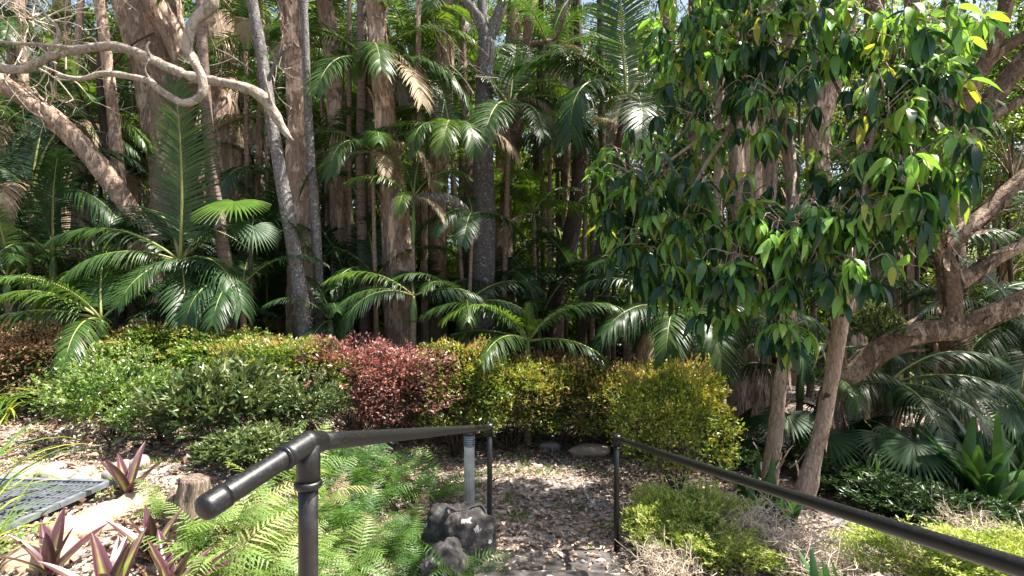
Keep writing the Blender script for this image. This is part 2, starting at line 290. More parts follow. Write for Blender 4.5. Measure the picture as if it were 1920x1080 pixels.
def metal_mat(name, col, rough, metallic, dirt=None, sc=8):
    m, n, p = new_mat(name); L = n.links.new
    tc = n.nodes.new("ShaderNodeTexCoord"); no = n.nodes.new("ShaderNodeTexNoise"); no.inputs["Scale"].default_value = sc; no.inputs["Detail"].default_value = 10; no.inputs["Roughness"].default_value = .7; L(tc.outputs["Object"], no.inputs[0])
    r = ramp(n, [(.4, col), (.6, tuple(c * 1.35 + .004 for c in col))] + ([(.7, dirt)] if dirt else [])); L(no.outputs[0], r.inputs[0]); L(r.outputs[0], p.inputs["Base Color"])
    r2 = ramp(n, [(.3, (rough * .8,) * 3), (.7, (min(1, rough * 1.5),) * 3)]); L(no.outputs[0], r2.inputs[0]); L(r2.outputs[0], p.inputs["Roughness"]); p.inputs["Metallic"].default_value = metallic
    b = n.nodes.new("ShaderNodeBump"); b.inputs["Strength"].default_value = .12; b.inputs["Distance"].default_value = .003; L(no.outputs[0], b.inputs["Height"]); L(b.outputs[0], p.inputs["Normal"])
    return m
M['blackpaint'] = metal_mat('black_painted_steel', (.004, .004, .0045), .34, 0, dirt=(.06, .057, .053), sc=150)
M['postpaint'] = metal_mat('brown_black_painted_steel', (.013, .0105, .011), .33, 0, dirt=(.03, .027, .026), sc=30)
M['alu'] = metal_mat('aluminium', (.55, .55, .56), .4, .7)
M['galv'] = metal_mat('galvanised_steel', (.2, .22, .25), .45, .6)
M['pit_shade'] = metal_mat('drain_shade', (.008, .009, .012), .8, 0)  # near-black that carries the shade seen through the grate
M['wood'] = bark_mat('weathered_wood', [(.3, (.05, .035, .025)), (.48, (.2, .145, .11)), (.72, (.45, .37, .31))], sc=(14, 14, 1.5), scale=3, bump=1)
M['lawn'] = leaf_mat('lawn_surface', [(0, (.16, .23, .035)), (1, (.4, .44, .1))], rough=.8, transl=0, nscale=3, nmix=1)

# ------------------------------------------------------------------ terrain
def sm(a, b, x):
    t = np.clip((np.asarray(x, float) - a) / (b - a), 0, 1); return t * t * (3 - 2 * t)
def gz0(x, y):
    x = np.asarray(x, float); y = np.asarray(y, float)
    left = .66 * sm(-.7, -2.6, x) * (1 - .15 * sm(6, 8, y))
    near = .75 * sm(3.9, .8, y)
    z = np.maximum(left, near * (1 - 0 * x))
    z = z - .35 * sm(2.5, 8, x) * sm(3, 6, y)
    z = z + .25 * sm(9, 16, y)
    return z
def gz(x, y):
    z = gz0(x, y); p = np.stack(np.broadcast_arrays(np.asarray(x, float), np.asarray(y, float), np.zeros_like(np.asarray(x, float))), -1)
    return z + .035 * fbm(p * 1.3, 3, 5) + .012 * vnoise(p * 9, 9)
def gpt(px, d):  # point on the ground in direction px at depth d
    x = (px - 960) / 1000 * d; return np.array([x, d, float(gz(x, d))])
def gray(px, py):  # where the line of sight through a picture point meets the ground
    d = np.linspace(1.2, 12, 1500); x = (px - 960) / 1000 * d; z = CAMZ - (py - 540) / 1000 * d
    k = np.argmax(z < gz(x, d)); return np.array([x[k], d[k], float(gz(x[k], d[k]))])
def grid(xs, ys, zf):
    X, Y = np.meshgrid(xs, ys); Z = zf(X, Y); nx, ny = len(xs), len(ys)
    i = (np.arange(ny - 1)[:, None] * nx + np.arange(nx - 1)[None]).reshape(-1)
    return np.stack([X, Y, Z], -1).reshape(-1, 3), np.stack([i, i + 1, i + nx + 1, i + nx], -1)
xs = np.concatenate([-np.geomspace(60, 8, 14), np.arange(-7.5, 8, .06), np.geomspace(8.2, 60, 14)])
ys = np.concatenate([np.linspace(-30, .5, 10), np.arange(.6, 9.5, .06), np.geomspace(9.8, 110, 24)])
b = Buf(); v, f = grid(xs, ys, gz); b.add(v, f)
tag(link("ground", b.mesh("ground", M['ground'])), kind='structure')
b = Buf(); v, f = grid(np.linspace(9, 60, 40), np.linspace(12, 60, 40), lambda x, y: gz(x, y) + .05 + 0.9 * sm(12, 40, y)); b.add(v, f)
tag(link("lawn", b.mesh("lawn", M['lawn'])), kind='structure')

# ------------------------------------------------------------------ leaf litter and grass (nobody could count it)
b = Buf()
def litter_patch(n, x0, x1, y0, y1, smin, smax, tlo, thi, lift=.03, slim=.6):
    x = rng.uniform(x0, x1, n); y = rng.uniform(y0, y1, n)
    pos = np.stack([x, y, gz(x, y) + rng.uniform(.0, lift, n)], -1)
    d = rng.normal(size=(n, 3)); d[:, 2] *= .28; up = np.array([0, 0, 1.]) + rng.normal(size=(n, 3)) * .35
    s = rng.uniform(smin, smax, n); sc = np.stack([s * rng.uniform(slim, 1.3, n), s, s * rng.uniform(.5, 4, n)], -1)
    scatter(b, *T_DIA, pos, frames(d, up), sc, rng.uniform(tlo, thi, n))
litter_patch(5500, -1.2, 2.6, 3.6, 8, .025, .08, .1, 1, slim=.5)
litter_patch(6000, -1.2, 1.6, 3.8, 7, .01, .03, .2, 1)
litter_patch(260, -1.2, 1.8, 3.9, 7, .08, .13, .2, 1, slim=.4)
litter_patch(30000, -7, -1, 2.4, 7.2, .015, .06, .25, .95)
litter_patch(2500, -7, -1, 2.4, 7.2, .08, .14, .1, .8, slim=.25)
litter_patch(12000, 1.0, 6, 3.2, 7.5, .02, .08, .0, .7)
litter_patch(9000, -8, 8, 7, 12, .05, .13, .0, .6)
n_ = 260; x = rng.uniform(-.3, .95, n_); y = rng.uniform(3.85, 4.42, n_); scatter(b, *T_DIA, np.stack([x, y, np.full(n_, .082) + rng.uniform(0, .015, n_)], -1), frames(rng.normal(size=(n_, 3)) * [1, 1, .15], np.array([0, 0, 1.]) + rng.normal(size=(n_, 3)) * .2), rng.uniform(.02, .06, n_), rng.uniform(.1, .9, n_))
for i in range(260):
    x, y = rng.uniform(-6, 4), rng.uniform(2.8, 7.5); a = rng.uniform(0, 6.28); l = rng.uniform(.08, .35); z = float(gz(x, y)) + .015
    tube(b, [(x, y, z), (x + math.cos(a) * l * .5, y + math.sin(a) * l * .5, z + .012), (x + math.cos(a + .3) * l, y + math.sin(a + .3) * l, z + .01)], [.004, .0035, .002], seg=4, n=5, tint=rng.uniform(.1, .8), cap=False)
tag(link("leaf_litter", b.mesh("leaf_litter", M['litter'])), kind='stuff')
b = Buf()
def blades(buf, x, y, h, w, tint, lean=.5, per=7):
    n = len(x) * per; X = np.repeat(x, per) + rng.normal(0, .015, n); Y = np.repeat(y, per) + rng.normal(0, .015, n)
    az = rng.uniform(0, 6.28, n); dx = np.cos(az) * rng.uniform(.1, lean, n); dy = np.sin(az) * rng.uniform(.1, lean, n)
    d = np.stack([dx, dy, np.ones(n)], -1)
    scatter(buf, *T_CARD, np.stack([X, Y, gz(X, Y)], -1), frames(d, np.stack([-dx, -dy, np.zeros(n) + .01], -1)), np.stack([np.full(n, w), h * rng.uniform(.5, 1.2, n), h * np.ones(n)], -1), rng.uniform(*tint, n))
gx = rng.uniform(-1.3, 1.6, 5000); gy = rng.uniform(4.2, 7.6, 5000)
k = (fbm(np.stack([gx, gy, 0 * gx], -1) * 2.2, 2, 3) > .0) & (fbm(np.stack([gx, gy, 0 * gx], -1) * 7, 2, 4) > -.1) & (gx < rng.uniform(-.4, 1.9, 5000))
blades(b, gx[k], gy[k], .05, .014, (.2, .9), .9, 6)
gx = rng.uniform(-4.5, -1, 900); gy = rng.uniform(2.6, 5, 900); k = fbm(np.stack([gx, gy, 0 * gx], -1) * 2.5, 2, 8) > .25
blades(b, gx[k], gy[k], .06, .018, (.5, 1), .9, 8)
tag(link("grass", b.mesh("grass", M['grass'])), kind='stuff')

# ------------------------------------------------------------------ stone steps, boulders
def rock(name, c, r, mat, label, cat, group=None, seed=0, amp=.22, flat=1.0, res=28, rz=0, box=.0):
    u = np.linspace(0, 2 * math.pi, res, endpoint=False); w = np.linspace(-math.pi / 2, math.pi / 2, res // 2 + 1)
    U, Wd = np.meshgrid(u, w); d = np.stack([np.cos(Wd) * np.cos(U), np.cos(Wd) * np.sin(U), np.sin(Wd)], -1)
    if box: d = np.sign(d) * np.abs(d) ** (1 - box)
    v = d * (1 + amp * fbm(d * 1.3 + seed * 7.1, 4, seed) + (.035 * fbm(d * 9 + seed, 3, seed + 2) if res > 60 else 0))[..., None] * np.array(r)
    nr, nc = v.shape[:2]; i = np.arange(nr - 1)[:, None] * nc; j = np.arange(nc)[None]; k = (j + 1) % nc
    bb = Buf(); bb.add(v.reshape(-1, 3), np.stack([i + j, i + k, i + nc + k, i + nc + j], -1).reshape(-1, 4))
    return tag(link(name, bb.mesh(name, mat), loc=c, rot=(0, 0, rz)), label, cat, group)
rock("boulder", P(862, 1000, 4.35) + [0, 0, -.1], (.26, .28, .33), M['boulder'], "dark lichen-spotted boulder behind the ferns at the foot of the left handrail", "boulder", seed=3, amp=.2, box=.3, res=80, rz=.6)
rock("boulder", P(835, 1075, 3.9) + [0, 0, -.1], (.2, .22, .28), M['boulder'], "lower dark boulder with a white streak beside the stone step", "boulder", seed=8, amp=.2, box=.3, res=80)
for k, (y, z, lab) in enumerate([(4.12, -.05, "wide stone step with white lichen patches at the bottom of the stair"), (3.45, .12, "second stone step up from the path"), (2.8, .3, "third stone step up between the handrails"), (2.15, .47, "top stone step nearest the camera")]):
    rock("stone_step", (.32, y, z), (.66, .36, .12), M['step'], lab, "stone step", "stone steps of the stair", seed=20 + k, amp=.05, box=.45, res=96)
rock("edging_stone", P(1105, 845, 7.0) + [0, 0, .0], (.26, .12, .09), M['pebble_tan'], "flat brown edging stone under the bronze hedge", "stone", seed=41)
rock("edging_stone", P(1030, 838, 7.3) + [0, 0, .0], (.16, .1, .08), M['pebble'], "small grey edging stone left of the flat brown one", "stone", seed=42)

# ------------------------------------------------------------------ handrails
def fitting(buf, p, a, bdir, r):
    tube(buf, [p - a * r * 3.2, p + a * r * 3.2], r * 1.22, seg=20, n=2)
    tube(buf, [p, p + bdir * r * 3.6], r * 1.22, seg=20, n=2)
    tube(buf, [p + bdir * r * 3.3, p + bdir * r * 3.9], r * 1.38, seg=20, n=2)
RL = .0225
cap0, elb, far = P(392, 948, 1.0), P(578, 830, 1.24), P(918, 801, 4.35)
root = empty("handrail", (elb[0], elb[1], float(gz(elb[0], elb[1]))), "black pipe handrail with a free rounded end, left of the steps", "handrail")
o = np.array(root.location)
dn = nrm(cap0 - elb)
bb = Buf(); mid = (elb + far) / 2 + [0, 0, -.0]
tube(bb, [cap0 - o, elb + dn * .03 - o], RL, seg=24, n=6)
tube(bb, [elb - o, elb * .7 + far * .3 - o, elb * .3 + far * .7 - o, far - o], RL, seg=24, n=16)
link("rail", bb.mesh("rail", M['blackpaint']), root)
bb = Buf(); capv = cap0 - o
tube(bb, [capv + dn * -.035, capv + dn * .004, capv + dn * .014, capv + dn * .019], [RL * 1.12, RL * 1.12, RL * .95, RL * .5], seg=24, n=12)
link("end_cap", bb.mesh("end_cap", M['blackpaint']), root)
bb = Buf(); dwn = np.array([0, 0, -1.]); e = elb - o
tube(bb, [e + dn * .075, e + dn * .02, e], RL * 1.2, seg=24, n=8)
tube(bb, [e + dn * .079, e + dn * .072], RL * 1.27, seg=24, n=2)
fd = nrm(far - elb); tube(bb, [e - dn * .0, e + fd * .03, e + fd * .06], RL * 1.2, seg=24, n=8)
tube(bb, [e, e + dwn * .1], RL * 1.2, seg=24, n=3); tube(bb, [e + dwn * .088, e + dwn * .093, e + dwn * .1, e + dwn * .105], [RL * 1.25, RL * 1.42, RL * 1.42, RL * 1.25], seg=24, n=6)
c8, s8 = [], 0
u = np.linspace(0, 2 * math.pi, 24, endpoint=False); w = np.linspace(-1.57, 1.57, 13); U, Wd = np.meshgrid(u, w); sv = np.stack([np.cos(Wd) * np.cos(U), np.cos(Wd) * np.sin(U), np.sin(Wd)], -1) * RL * 1.22 + e
i = np.arange(12)[:, None] * 24; j = np.arange(24)[None]; kk = (j + 1) % 24
bb.add(sv.reshape(-1, 3), np.stack([i + j, i + kk, i + 24 + kk, i + 24 + j], -1).reshape(-1, 4))
link("corner_fitting", bb.mesh("corner_fitting", M['blackpaint']), root)
bb = Buf(); tube(bb, [e + dwn * .09, e + dwn * .5, np.array([e[0], e[1], -.1])], RL * .98, seg=24, n=6)
link("post", bb.mesh("post", M['postpaint']), root)
bb = Buf(); fe = far - o; gzf = float(gz(far[0], far[1])) - o[2]
tube(bb, [fe + [0, 0, .012], np.array([fe[0], fe[1], gzf - .1])], RL * .95, seg=20, n=4)
link("post", bb.mesh("post", M['blackpaint']), root)
bb = Buf(); tube(bb, [fe + fd * .02, fe - fd * .05], RL * 1.25, seg=20, n=3); tube(bb, [fe + [0, 0, .03], fe + [0, 0, -.07]], RL * 1.25, seg=20, n=3)
link("end_fitting", bb.mesh("end_fitting", M['blackpaint']), root)

rf, rn = P(1156, 822, 4.4), P(1965, 1080, 1.12)
root = empty("handrail", (rf[0], rf[1], float(gz(rf[0], rf[1]))), "long black pipe handrail sloping down on the right of the steps", "handrail")
o = np.array(root.location); a0, a1 = rf - o, rn - o; dr = nrm(a1 - a0); ext = a1 + dr * .3
bb = Buf(); tube(bb, [a0, a0 * .66 + a1 * .34 + [0, 0, -.006], a0 * .33 + a1 * .67 + [0, 0, -.006], a1, ext], RL, seg=24, n=30)
link("rail", bb.mesh("rail", M['blackpaint']), root)
bb = Buf(); tube(bb, [a0 + [0, 0, .01], np.array([a0[0], a0[1], -.1])], RL * .97, seg=20, n=4); link("post", bb.mesh("post", M['blackpaint']), root)
bb = Buf(); tube(bb, [ext, ext + [0, 0, -.6], np.array([ext[0], ext[1], -.2])], RL * .97, seg=20, n=4); link("post", bb.mesh("post", M['postpaint']), root)
bb = Buf(); tube(bb, [a0 - dr * .02, a0 + dr * .06], RL * 1.25, seg=20, n=3); tube(bb, [a0 + [0, 0, .03], a0 + [0, 0, -.07]], RL * 1.25, seg=20, n=3)
tube(bb, [a0 + [0, 0, -.07], a0 + [0, 0, -.08]], RL * 1.4, seg=20, n=2)
link("end_fitting", bb.mesh("end_fitting", M['blackpaint']), root)

# bollard light
B0 = P(880, 950, 5.3); B0[2] = float(gz(B0[0], B0[1])); HB = CAMZ - (812 - 540) / 1000 * 5.3 - B0[2]
root = empty("bollard_light", B0, "grey fluted metal bollard light behind the left handrail", "bollard light")
bb = Buf(); ang = np.linspace(0, 2 * math.pi, 64, endpoint=False); r = .052 * (1 - .09 * (np.cos(ang * 12) > .3))
zz = np.array([0, HB - .13]); v = np.stack([np.stack([r * np.cos(ang), r * np.sin(ang), 0 * ang + z], -1) for z in zz]).reshape(-1, 3)
j = np.arange(64); k = (j + 1) % 64; bb.add(v, [np.stack([j, k, k + 64, j + 64], -1), (j + 64)[None]])
link("column", bb.mesh("column", M['alu'], smooth=False), root)
bb = Buf()
for i in range(5):
    z = HB - .125 + i * .022; tube(bb, [(0, 0, z), (0, 0, z + .013)], .056, seg=32, n=2)
tube(bb, [(0, 0, HB - .13), (0, 0, HB - .01)], .046, seg=32, n=2)
link("louvre_head", bb.mesh("louvre_head", M['galv']), root)
bb = Buf(); tube(bb, [(0, 0, HB - .015), (0, 0, HB), (0, 0, HB + .008)], [.058, .058, .045], seg=32, n=5); link("cap", bb.mesh("cap", M['blackpaint']), root)

# ------------------------------------------------------------------ drain grate with stones
G0 = np.array([-3.66, 3.7, 0.]); G0[2] = float(gz0(G0[0], G0[1])) + .05
ga = R(-4)
root = empty("drain_grate", G0, "galvanised steel drain grate set among stones beside the purple plants", "drain grate", rz=ga)
W2, D2 = .55, .42
def box(buf, c, s, tint=.5):
    c = np.array(c, float); s = np.array(s, float) / 2
    v = np.array([[x, y, z] for x in (-1, 1) for y in (-1, 1) for z in (-1, 1)]) * s + c
    buf.add(v, np.array([[0, 1, 3, 2], [4, 6, 7, 5], [0, 4, 5, 1], [2, 3, 7, 6], [0, 2, 6, 4], [1, 5, 7, 3]]), tint)
bb = Buf()
for c, s in [((0, D2, 0), (2 * W2 + .05, .04, .035)), ((0, -D2, 0), (2 * W2 + .05, .04, .035)), ((W2, 0, 0), (.04, 2 * D2 - .04, .035)), ((-W2, 0, 0), (.04, 2 * D2 - .04, .035))]: box(bb, c, s)
link("frame", bb.mesh("frame", M['galv'], smooth=False), root)
bb = Buf()
for i in range(26): box(bb, (-W2 + .045 + i * (2 * W2 - .08) / 25, 0, -.003), (.006, 2 * D2 - .045, .024))
for i in range(7): box(bb, (0, -D2 + .08 + i * (2 * D2 - .16) / 6, .0045), (2 * W2 - .045, .007, .006))
link("bar_grid", bb.mesh("bar_grid", M['galv'], smooth=False), root)
bb = Buf(); box(bb, (0, 0, -.045), (2 * W2 - .01, 2 * D2 - .01, .02)); link("pit_shade_sheet", bb.mesh("pit_shade_sheet", M['pit_shade'], smooth=False), root)  # dark sheet close under the bars, stands for the shade in the gaps
stones = [(10, 890, 26, 0, "dark round river stone at the left end of the row"), (42, 885, 34, 0, "second dark stone of the row behind the grate"), (85, 880, 26, 0, "grey stone in the row above the left of the grate"),
 (118, 882, 24, 1, "brownish stone in the middle of the row behind the grate"), (150, 888, 20, 0, "small grey stone right of the brownish one"), (163, 870, 17, 1, "tan stone set behind the small grey one"),
 (182, 886, 18, 1, "tan stone at the back corner of the grate"), (205, 884, 18, 0, "grey-brown stone just beyond the grate corner"), (228, 872, 24, 0, "pale stone behind the upright purple plant"),
 (262, 868, 24, 0, "pale stone right of the upright purple plant"), (232, 897, 18, 0, "low stone under the purple leaves"), (100, 868, 22, 0, "grey stone set behind the stone row"), (252, 890, 16, 1, "tan stone under the right purple leaves")]
for i, (px, py, s, kd, lab) in enumerate(stones):
    d = (CAMZ - .72) / (py - 540) * 1000; c = P(px, py, d); s = s / 1000 * d
    rock("river_stone", (c[0], c[1], float(gz(c[0], c[1])) + s * .25), (s, s * .75, s * .6), M['pebble_tan' if kd else 'pebble'], lab, "stone", "river stones round the grate", seed=50 + i, amp=.12, res=20, rz=i * 1.3)
for i, (px, py, sx, sy, lab) in enumerate([(150, 985, 48, .6, "large smooth tan sandstone rock at the grate's near corner"), (205, 950, 50, .5, "long cracked sandstone rock along the grate's right edge"), (245, 935, 30, .8, "smaller sandstone rock next to the cracked one"), (75, 1030, 56, .7, "wide pale sandstone rock at the front of the grate")]):
    d = (CAMZ - .7) / (py - 540) * 1000; c = P(px, py, d); s = sx / 1000 * d
    rock("sandstone_rock", (c[0], c[1], float(gz(c[0], c[1])) + .0), (s, s * sy * 1.2, .09), M['sandstone'], lab, "rock", "sandstone rocks round the grate", seed=80 + i, amp=.14, res=32, rz=.5, box=.25)

# tree stump
d = 3.6; c = P(360, 965, d); c[2] = float(gz(c[0], c[1]))
root = empty("tree_stump", c, "weathered grey split stump in the mulch behind the rail end", "tree stump"); root.scale = (1.0, 1.0, 1.2)
bb = Buf(); tube(bb, [(0, 0, -.1), (.0, 0, .12), (.02, 0, .3)], [.13, .1, .07], seg=48, n=30, disp=.38, dsc=(24, 24, 4), seed=3); link("trunk", bb.mesh("trunk", M['wood']), root)
bb = Buf(); tube(bb, [(-.11, -.03, .02), (-.12, -.02, .15), (-.13, 0, .23)], [.045, .035, .015], seg=14, n=12, disp=.3, dsc=(20, 20, 4), seed=5); tube(bb, [(.06, -.02, -.02), (.08, -.05, .12), (.09, -.05, .2)], [.06, .04, .02], seg=14, n=12, disp=.3, dsc=(20, 20, 4), seed=6); link("splinter", bb.mesh("splinter", M['wood']), root)

# ------------------------------------------------------------------ ferns
def fern_mesh(nf, L, seed, mat):
    rg = np.random.default_rng(seed); bb = Buf()
    for i in range(nf):
        az = i * 2.4 + rg.uniform(-.4, .4); el = rg.uniform(42, 84); cv = rg.uniform(50, 105); l = L * rg.uniform(.65, 1.1); n = 19
        t = np.linspace(0, 1, n); e = np.radians(el - cv * t ** 1.3); dd = np.stack([np.cos(e) * math.cos(az), np.cos(e) * math.sin(az), np.sin(e)], -1)
        c = np.concatenate([[[0, 0, 0]], np.cumsum(dd[:-1] * l / (n - 1), axis=0)]) + rg.normal(0, .03, 3) * [1, 1, 0]
        tube(bb, c[::2], [.0022, .0007], seg=3, n=10, tint=.3, cap=False)
        side = np.array([-math.sin(az), math.cos(az), 0]); tn = rg.uniform(0, 1); roll = rg.uniform(-.35, .35)
        for q in range(3, n):
            pl = l * .3 * (math.sin(math.pi * min(1, (q / n) * .84 + .13)) ** .8) + .004; nor = nrm(np.cross(side, dd[q]) * -1)
            for s in (-1, 1):
                pd = nrm(side * s + dd[q] * (.15 + .5 * q / n) + nor * (roll * s - .12) + rg.normal(0, .05, 3)); m = 9; cvv = rg.uniform(.05, .3)
                u = np.linspace(0, 1, m)[:, None]; cp = c[q] + pd * pl * u + np.array([0, 0, -1]) * pl * cvv * u * u
                hw = l / n * .33 * (1 - u * .85) * (1 - .5 * (np.arange(m)[:, None] % 2)) + .0008
                fw = dd[q] * 1.0
                v = np.stack([cp - fw * hw + pd * hw * .5, cp + fw * hw + pd * hw * .5], 1).reshape(-1, 3); a_ = np.arange(m - 1) * 2
                bb.add(v, np.stack([a_, a_ + 1, a_ + 3, a_ + 2], -1), float(np.clip(tn * .8 + .2 * q / n + rg.normal(0, .06), 0, 1)))
    return bb.mesh("fern", mat)
FM = [fern_mesh(9, .58, 1, M['fern']), fern_mesh(11, .5, 2, M['fern']), fern_mesh(8, .66, 3, M['fern'])]
FS = [fern_mesh(9, .55, 4, M['fern_sunlit']), fern_mesh(10, .48, 5, M['fern_sunlit'])]
def place(name, me, px, py, d, label, cat, group=None, sc=1, rz=None, z=None):
    c = P(px, py, d); c[2] = float(gz(c[0], c[1])) if z is None else z
    return tag(link(name, me, loc=c, rot=(0, 0, random.uniform(0, 6.28) if rz is None else rz), sc=sc), label, cat, group)
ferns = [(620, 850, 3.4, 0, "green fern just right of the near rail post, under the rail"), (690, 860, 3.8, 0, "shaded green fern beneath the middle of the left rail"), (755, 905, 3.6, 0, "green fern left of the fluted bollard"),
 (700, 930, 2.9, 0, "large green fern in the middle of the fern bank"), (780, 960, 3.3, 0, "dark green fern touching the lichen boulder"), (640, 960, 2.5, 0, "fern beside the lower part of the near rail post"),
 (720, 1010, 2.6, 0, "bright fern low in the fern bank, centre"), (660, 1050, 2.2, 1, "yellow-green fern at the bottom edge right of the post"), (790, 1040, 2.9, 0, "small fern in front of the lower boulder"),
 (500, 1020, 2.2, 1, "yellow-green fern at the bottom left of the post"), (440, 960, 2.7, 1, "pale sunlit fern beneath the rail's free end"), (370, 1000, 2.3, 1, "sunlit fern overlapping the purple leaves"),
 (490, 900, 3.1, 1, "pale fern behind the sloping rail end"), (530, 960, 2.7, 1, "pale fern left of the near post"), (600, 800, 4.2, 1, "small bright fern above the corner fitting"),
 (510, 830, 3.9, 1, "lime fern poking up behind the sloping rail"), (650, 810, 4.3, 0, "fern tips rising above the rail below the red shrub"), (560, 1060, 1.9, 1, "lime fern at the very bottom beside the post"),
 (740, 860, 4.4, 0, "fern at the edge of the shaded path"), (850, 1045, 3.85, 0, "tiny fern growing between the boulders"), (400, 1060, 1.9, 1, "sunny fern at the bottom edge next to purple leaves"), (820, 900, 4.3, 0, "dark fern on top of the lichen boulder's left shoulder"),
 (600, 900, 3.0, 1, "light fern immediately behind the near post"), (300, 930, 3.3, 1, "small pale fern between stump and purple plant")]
for i, (px, py, d, k, lab) in enumerate(ferns):
    sc_ = .65 if ('tiny' in lab or 'small' in lab) else random.uniform(.8, 1.05)
    c = gray(px, max(py, 815) + 45)
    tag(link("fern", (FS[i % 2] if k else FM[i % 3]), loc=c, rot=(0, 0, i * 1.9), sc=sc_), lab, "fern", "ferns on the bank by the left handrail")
more = [(560, 880, 1), (590, 950, 1), (660, 890, 0), (690, 985, 0), (760, 1010, 0), (620, 1010, 1), (470, 985, 1), (540, 1010, 1), (480, 1075, 1), (620, 1100, 1), (760, 1085, 0), (540, 1120, 1), (860, 1080, 0), (640, 840, 0)]
for i, (px, py, k) in enumerate(more):
    c = gray(px, py + 35); side = "left of" if px < 560 else "right of"
    tag(link("fern", (FS[i % 2] if k else FM[i % 3]), loc=c, rot=(0, 0, i * 2.3 + 1), sc=random.uniform(.7, 1.0)), "fern filling the fern bank %s the near rail post" % side, "fern", "filler ferns %s the near rail post" % side)

def strap_mesh(n, L, w, seed, mat, el=(45, 85), cv=(.6, 2.2), name="strap_clump", spread=.06):
    rg = np.random.default_rng(seed); bb = Buf(); seg = 9
    for i in range(n):
        az = rg.uniform(0, 6.28); e0 = R(rg.uniform(*el)); l = L * rg.uniform(.6, 1.1); c0 = rg.uniform(*cv)
        t = np.linspace(0, 1, seg + 1); e = e0 - c0 * t ** 1.5; dd = np.stack([np.cos(e) * math.cos(az), np.cos(e) * math.sin(az), np.sin(e)], -1)
        c = np.concatenate([[[0, 0, 0]], np.cumsum(dd[:-1] * l / seg, axis=0)]) + np.array([*rg.normal(0, spread, 2), 0]); side = np.array([-math.sin(az), math.cos(az), 0]); nor = np.cross(side, dd)
        ww = w * rg.uniform(.7, 1.2) * np.clip(np.sin(np.pi * (t * .85 + .13)) ** .6, .02, None)
        v = np.stack([c - side * ww[:, None] + nor * (ww * -.3)[:, None] * -1, c, c + side * ww[:, None] + nor * (ww * .3)[:, None]], 1).reshape(-1, 3)
        q = []
        for a in range(seg): q += [[a * 3, a * 3 + 1, a * 3 + 4, a * 3 + 3], [a * 3 + 1, a * 3 + 2, a * 3 + 5, a * 3 + 4]]
        bb.add(v, np.array(q), np.clip(rg.uniform(0, 1) ** 1.3, 0, 1))
    return bb.mesh(name, mat)
DK3 = strap_mesh(12, .42, .03, 16, M['dark_strap'], el=(45, 85), cv=(.1, .7), name='strap_rosette', spread=.03)
for px, py, s_, lab in [(690, 1030, .6, "withered brown fern in the middle of the fern bank"), (610, 960, .55, "withered brown fern right behind the near rail post"), (500, 1050, .6, "withered brown fern left of the post's foot"), (780, 985, .5, "withered brown fern beside the lichen boulder")]:
    o = link("fern", FS[0], loc=gray(px, py) + [0, 0, .02], rot=(0, 0, px), sc=s_); o.material_slots[0].link = 'OBJECT'; o.material_slots[0].material = M['frond_dry']; tag(o, lab, "fern")
# ------------------------------------------------------------------ purple rosettes
def rosette(n, L, seed):
    rg = np.random.default_rng(seed); bb = Buf()
    for i in range(n):
        az = i * 2.4 + rg.uniform(-.3, .3); el = R(rg.uniform(38, 80)); l = L * rg.uniform(.7, 1.1); seg = 9; w = l * rg.uniform(.07, .1); cv = rg.uniform(.1, .6)
        t = np.linspace(0, 1, seg + 1); e = el - cv * t; dd = np.stack([np.cos(e) * math.cos(az), np.cos(e) * math.sin(az), np.sin(e)], -1)
        c = np.concatenate([[[0, 0, 0]], np.cumsum(dd[:-1] * l / seg, axis=0)]); side = np.array([-math.sin(az), math.cos(az), 0]); nor = np.cross(side, dd)
        ww = w * np.clip(np.sin(np.pi * (t * .8 + .2)) ** .7 * 1.05, .01, None); ww[-1] = .002
        purp = rg.uniform(-.05, .25)
        rows = [c + side * (ww * u)[:, None] - nor * (abs(u) * ww * -.45)[:, None] * -1 for u in (-1, -.5, 0, .5, 1)]
        v = np.stack(rows, 1).reshape(-1, 3); tt = np.tile(np.array([1, .55, .12, .3, .9]) , (seg + 1, 1)) + purp + (t * .3)[:, None]
        q = []
        for a in range(seg):
            for k in range(4): q.append([a * 5 + k, a * 5 + k + 1, a * 5 + k + 6, a * 5 + k + 5])
        bb.add(v, np.array(q), np.clip(tt, 0, 1).reshape(-1))
    return bb.mesh("purple_rosette", M['rhoeo'])
RM = [rosette(9, .32, 1), rosette(11, .36, 2), rosette(7, .3, 3)]
for i, (px, py, d, s, k, lab) in enumerate([(240, 935, 3.7, 1.45, 2, "upright purple-leaved plant by the back corner of the grate"), (95, 1085, 2.45, 1.15, 0, "purple and green rosette at the bottom left beside the grate"), (205, 1150, 2.05, 1.2, 1, "large purple-edged green rosette at the bottom edge"),
  (285, 1055, 2.5, 1.15, 0, "purple rosette with broad leaves right of the sandstone rocks"), (320, 1140, 2.1, 1.2, 1, "purple rosette at the bottom edge under the sunny fern"), (385, 1035, 2.35, .6, 2, "small pinkish rosette half hidden in pale fern"), (350, 1130, 2.0, .9, 2, "low reddish rosette at the very bottom edge")]):
    c = gray(px, py)
    tag(link("purple_rosette_plant", RM[k], loc=c, rot=(0, 0, i * 1.7), sc=s), lab, "plant", "purple-leaved plants")
for i, (px, d, s, lab) in enumerate([(1540, 3.5, 1.0, "dark strappy rosette below the right handrail at the bottom edge"), (1590, 3.3, 1.2, "second dark rosette at the bottom edge, nearer the right rail")]):
    c = gpt(px, d); tag(link("strap_rosette_plant", DK3, loc=c, rot=(0, 0, i * 1.7 + 1), sc=s), lab, "plant")

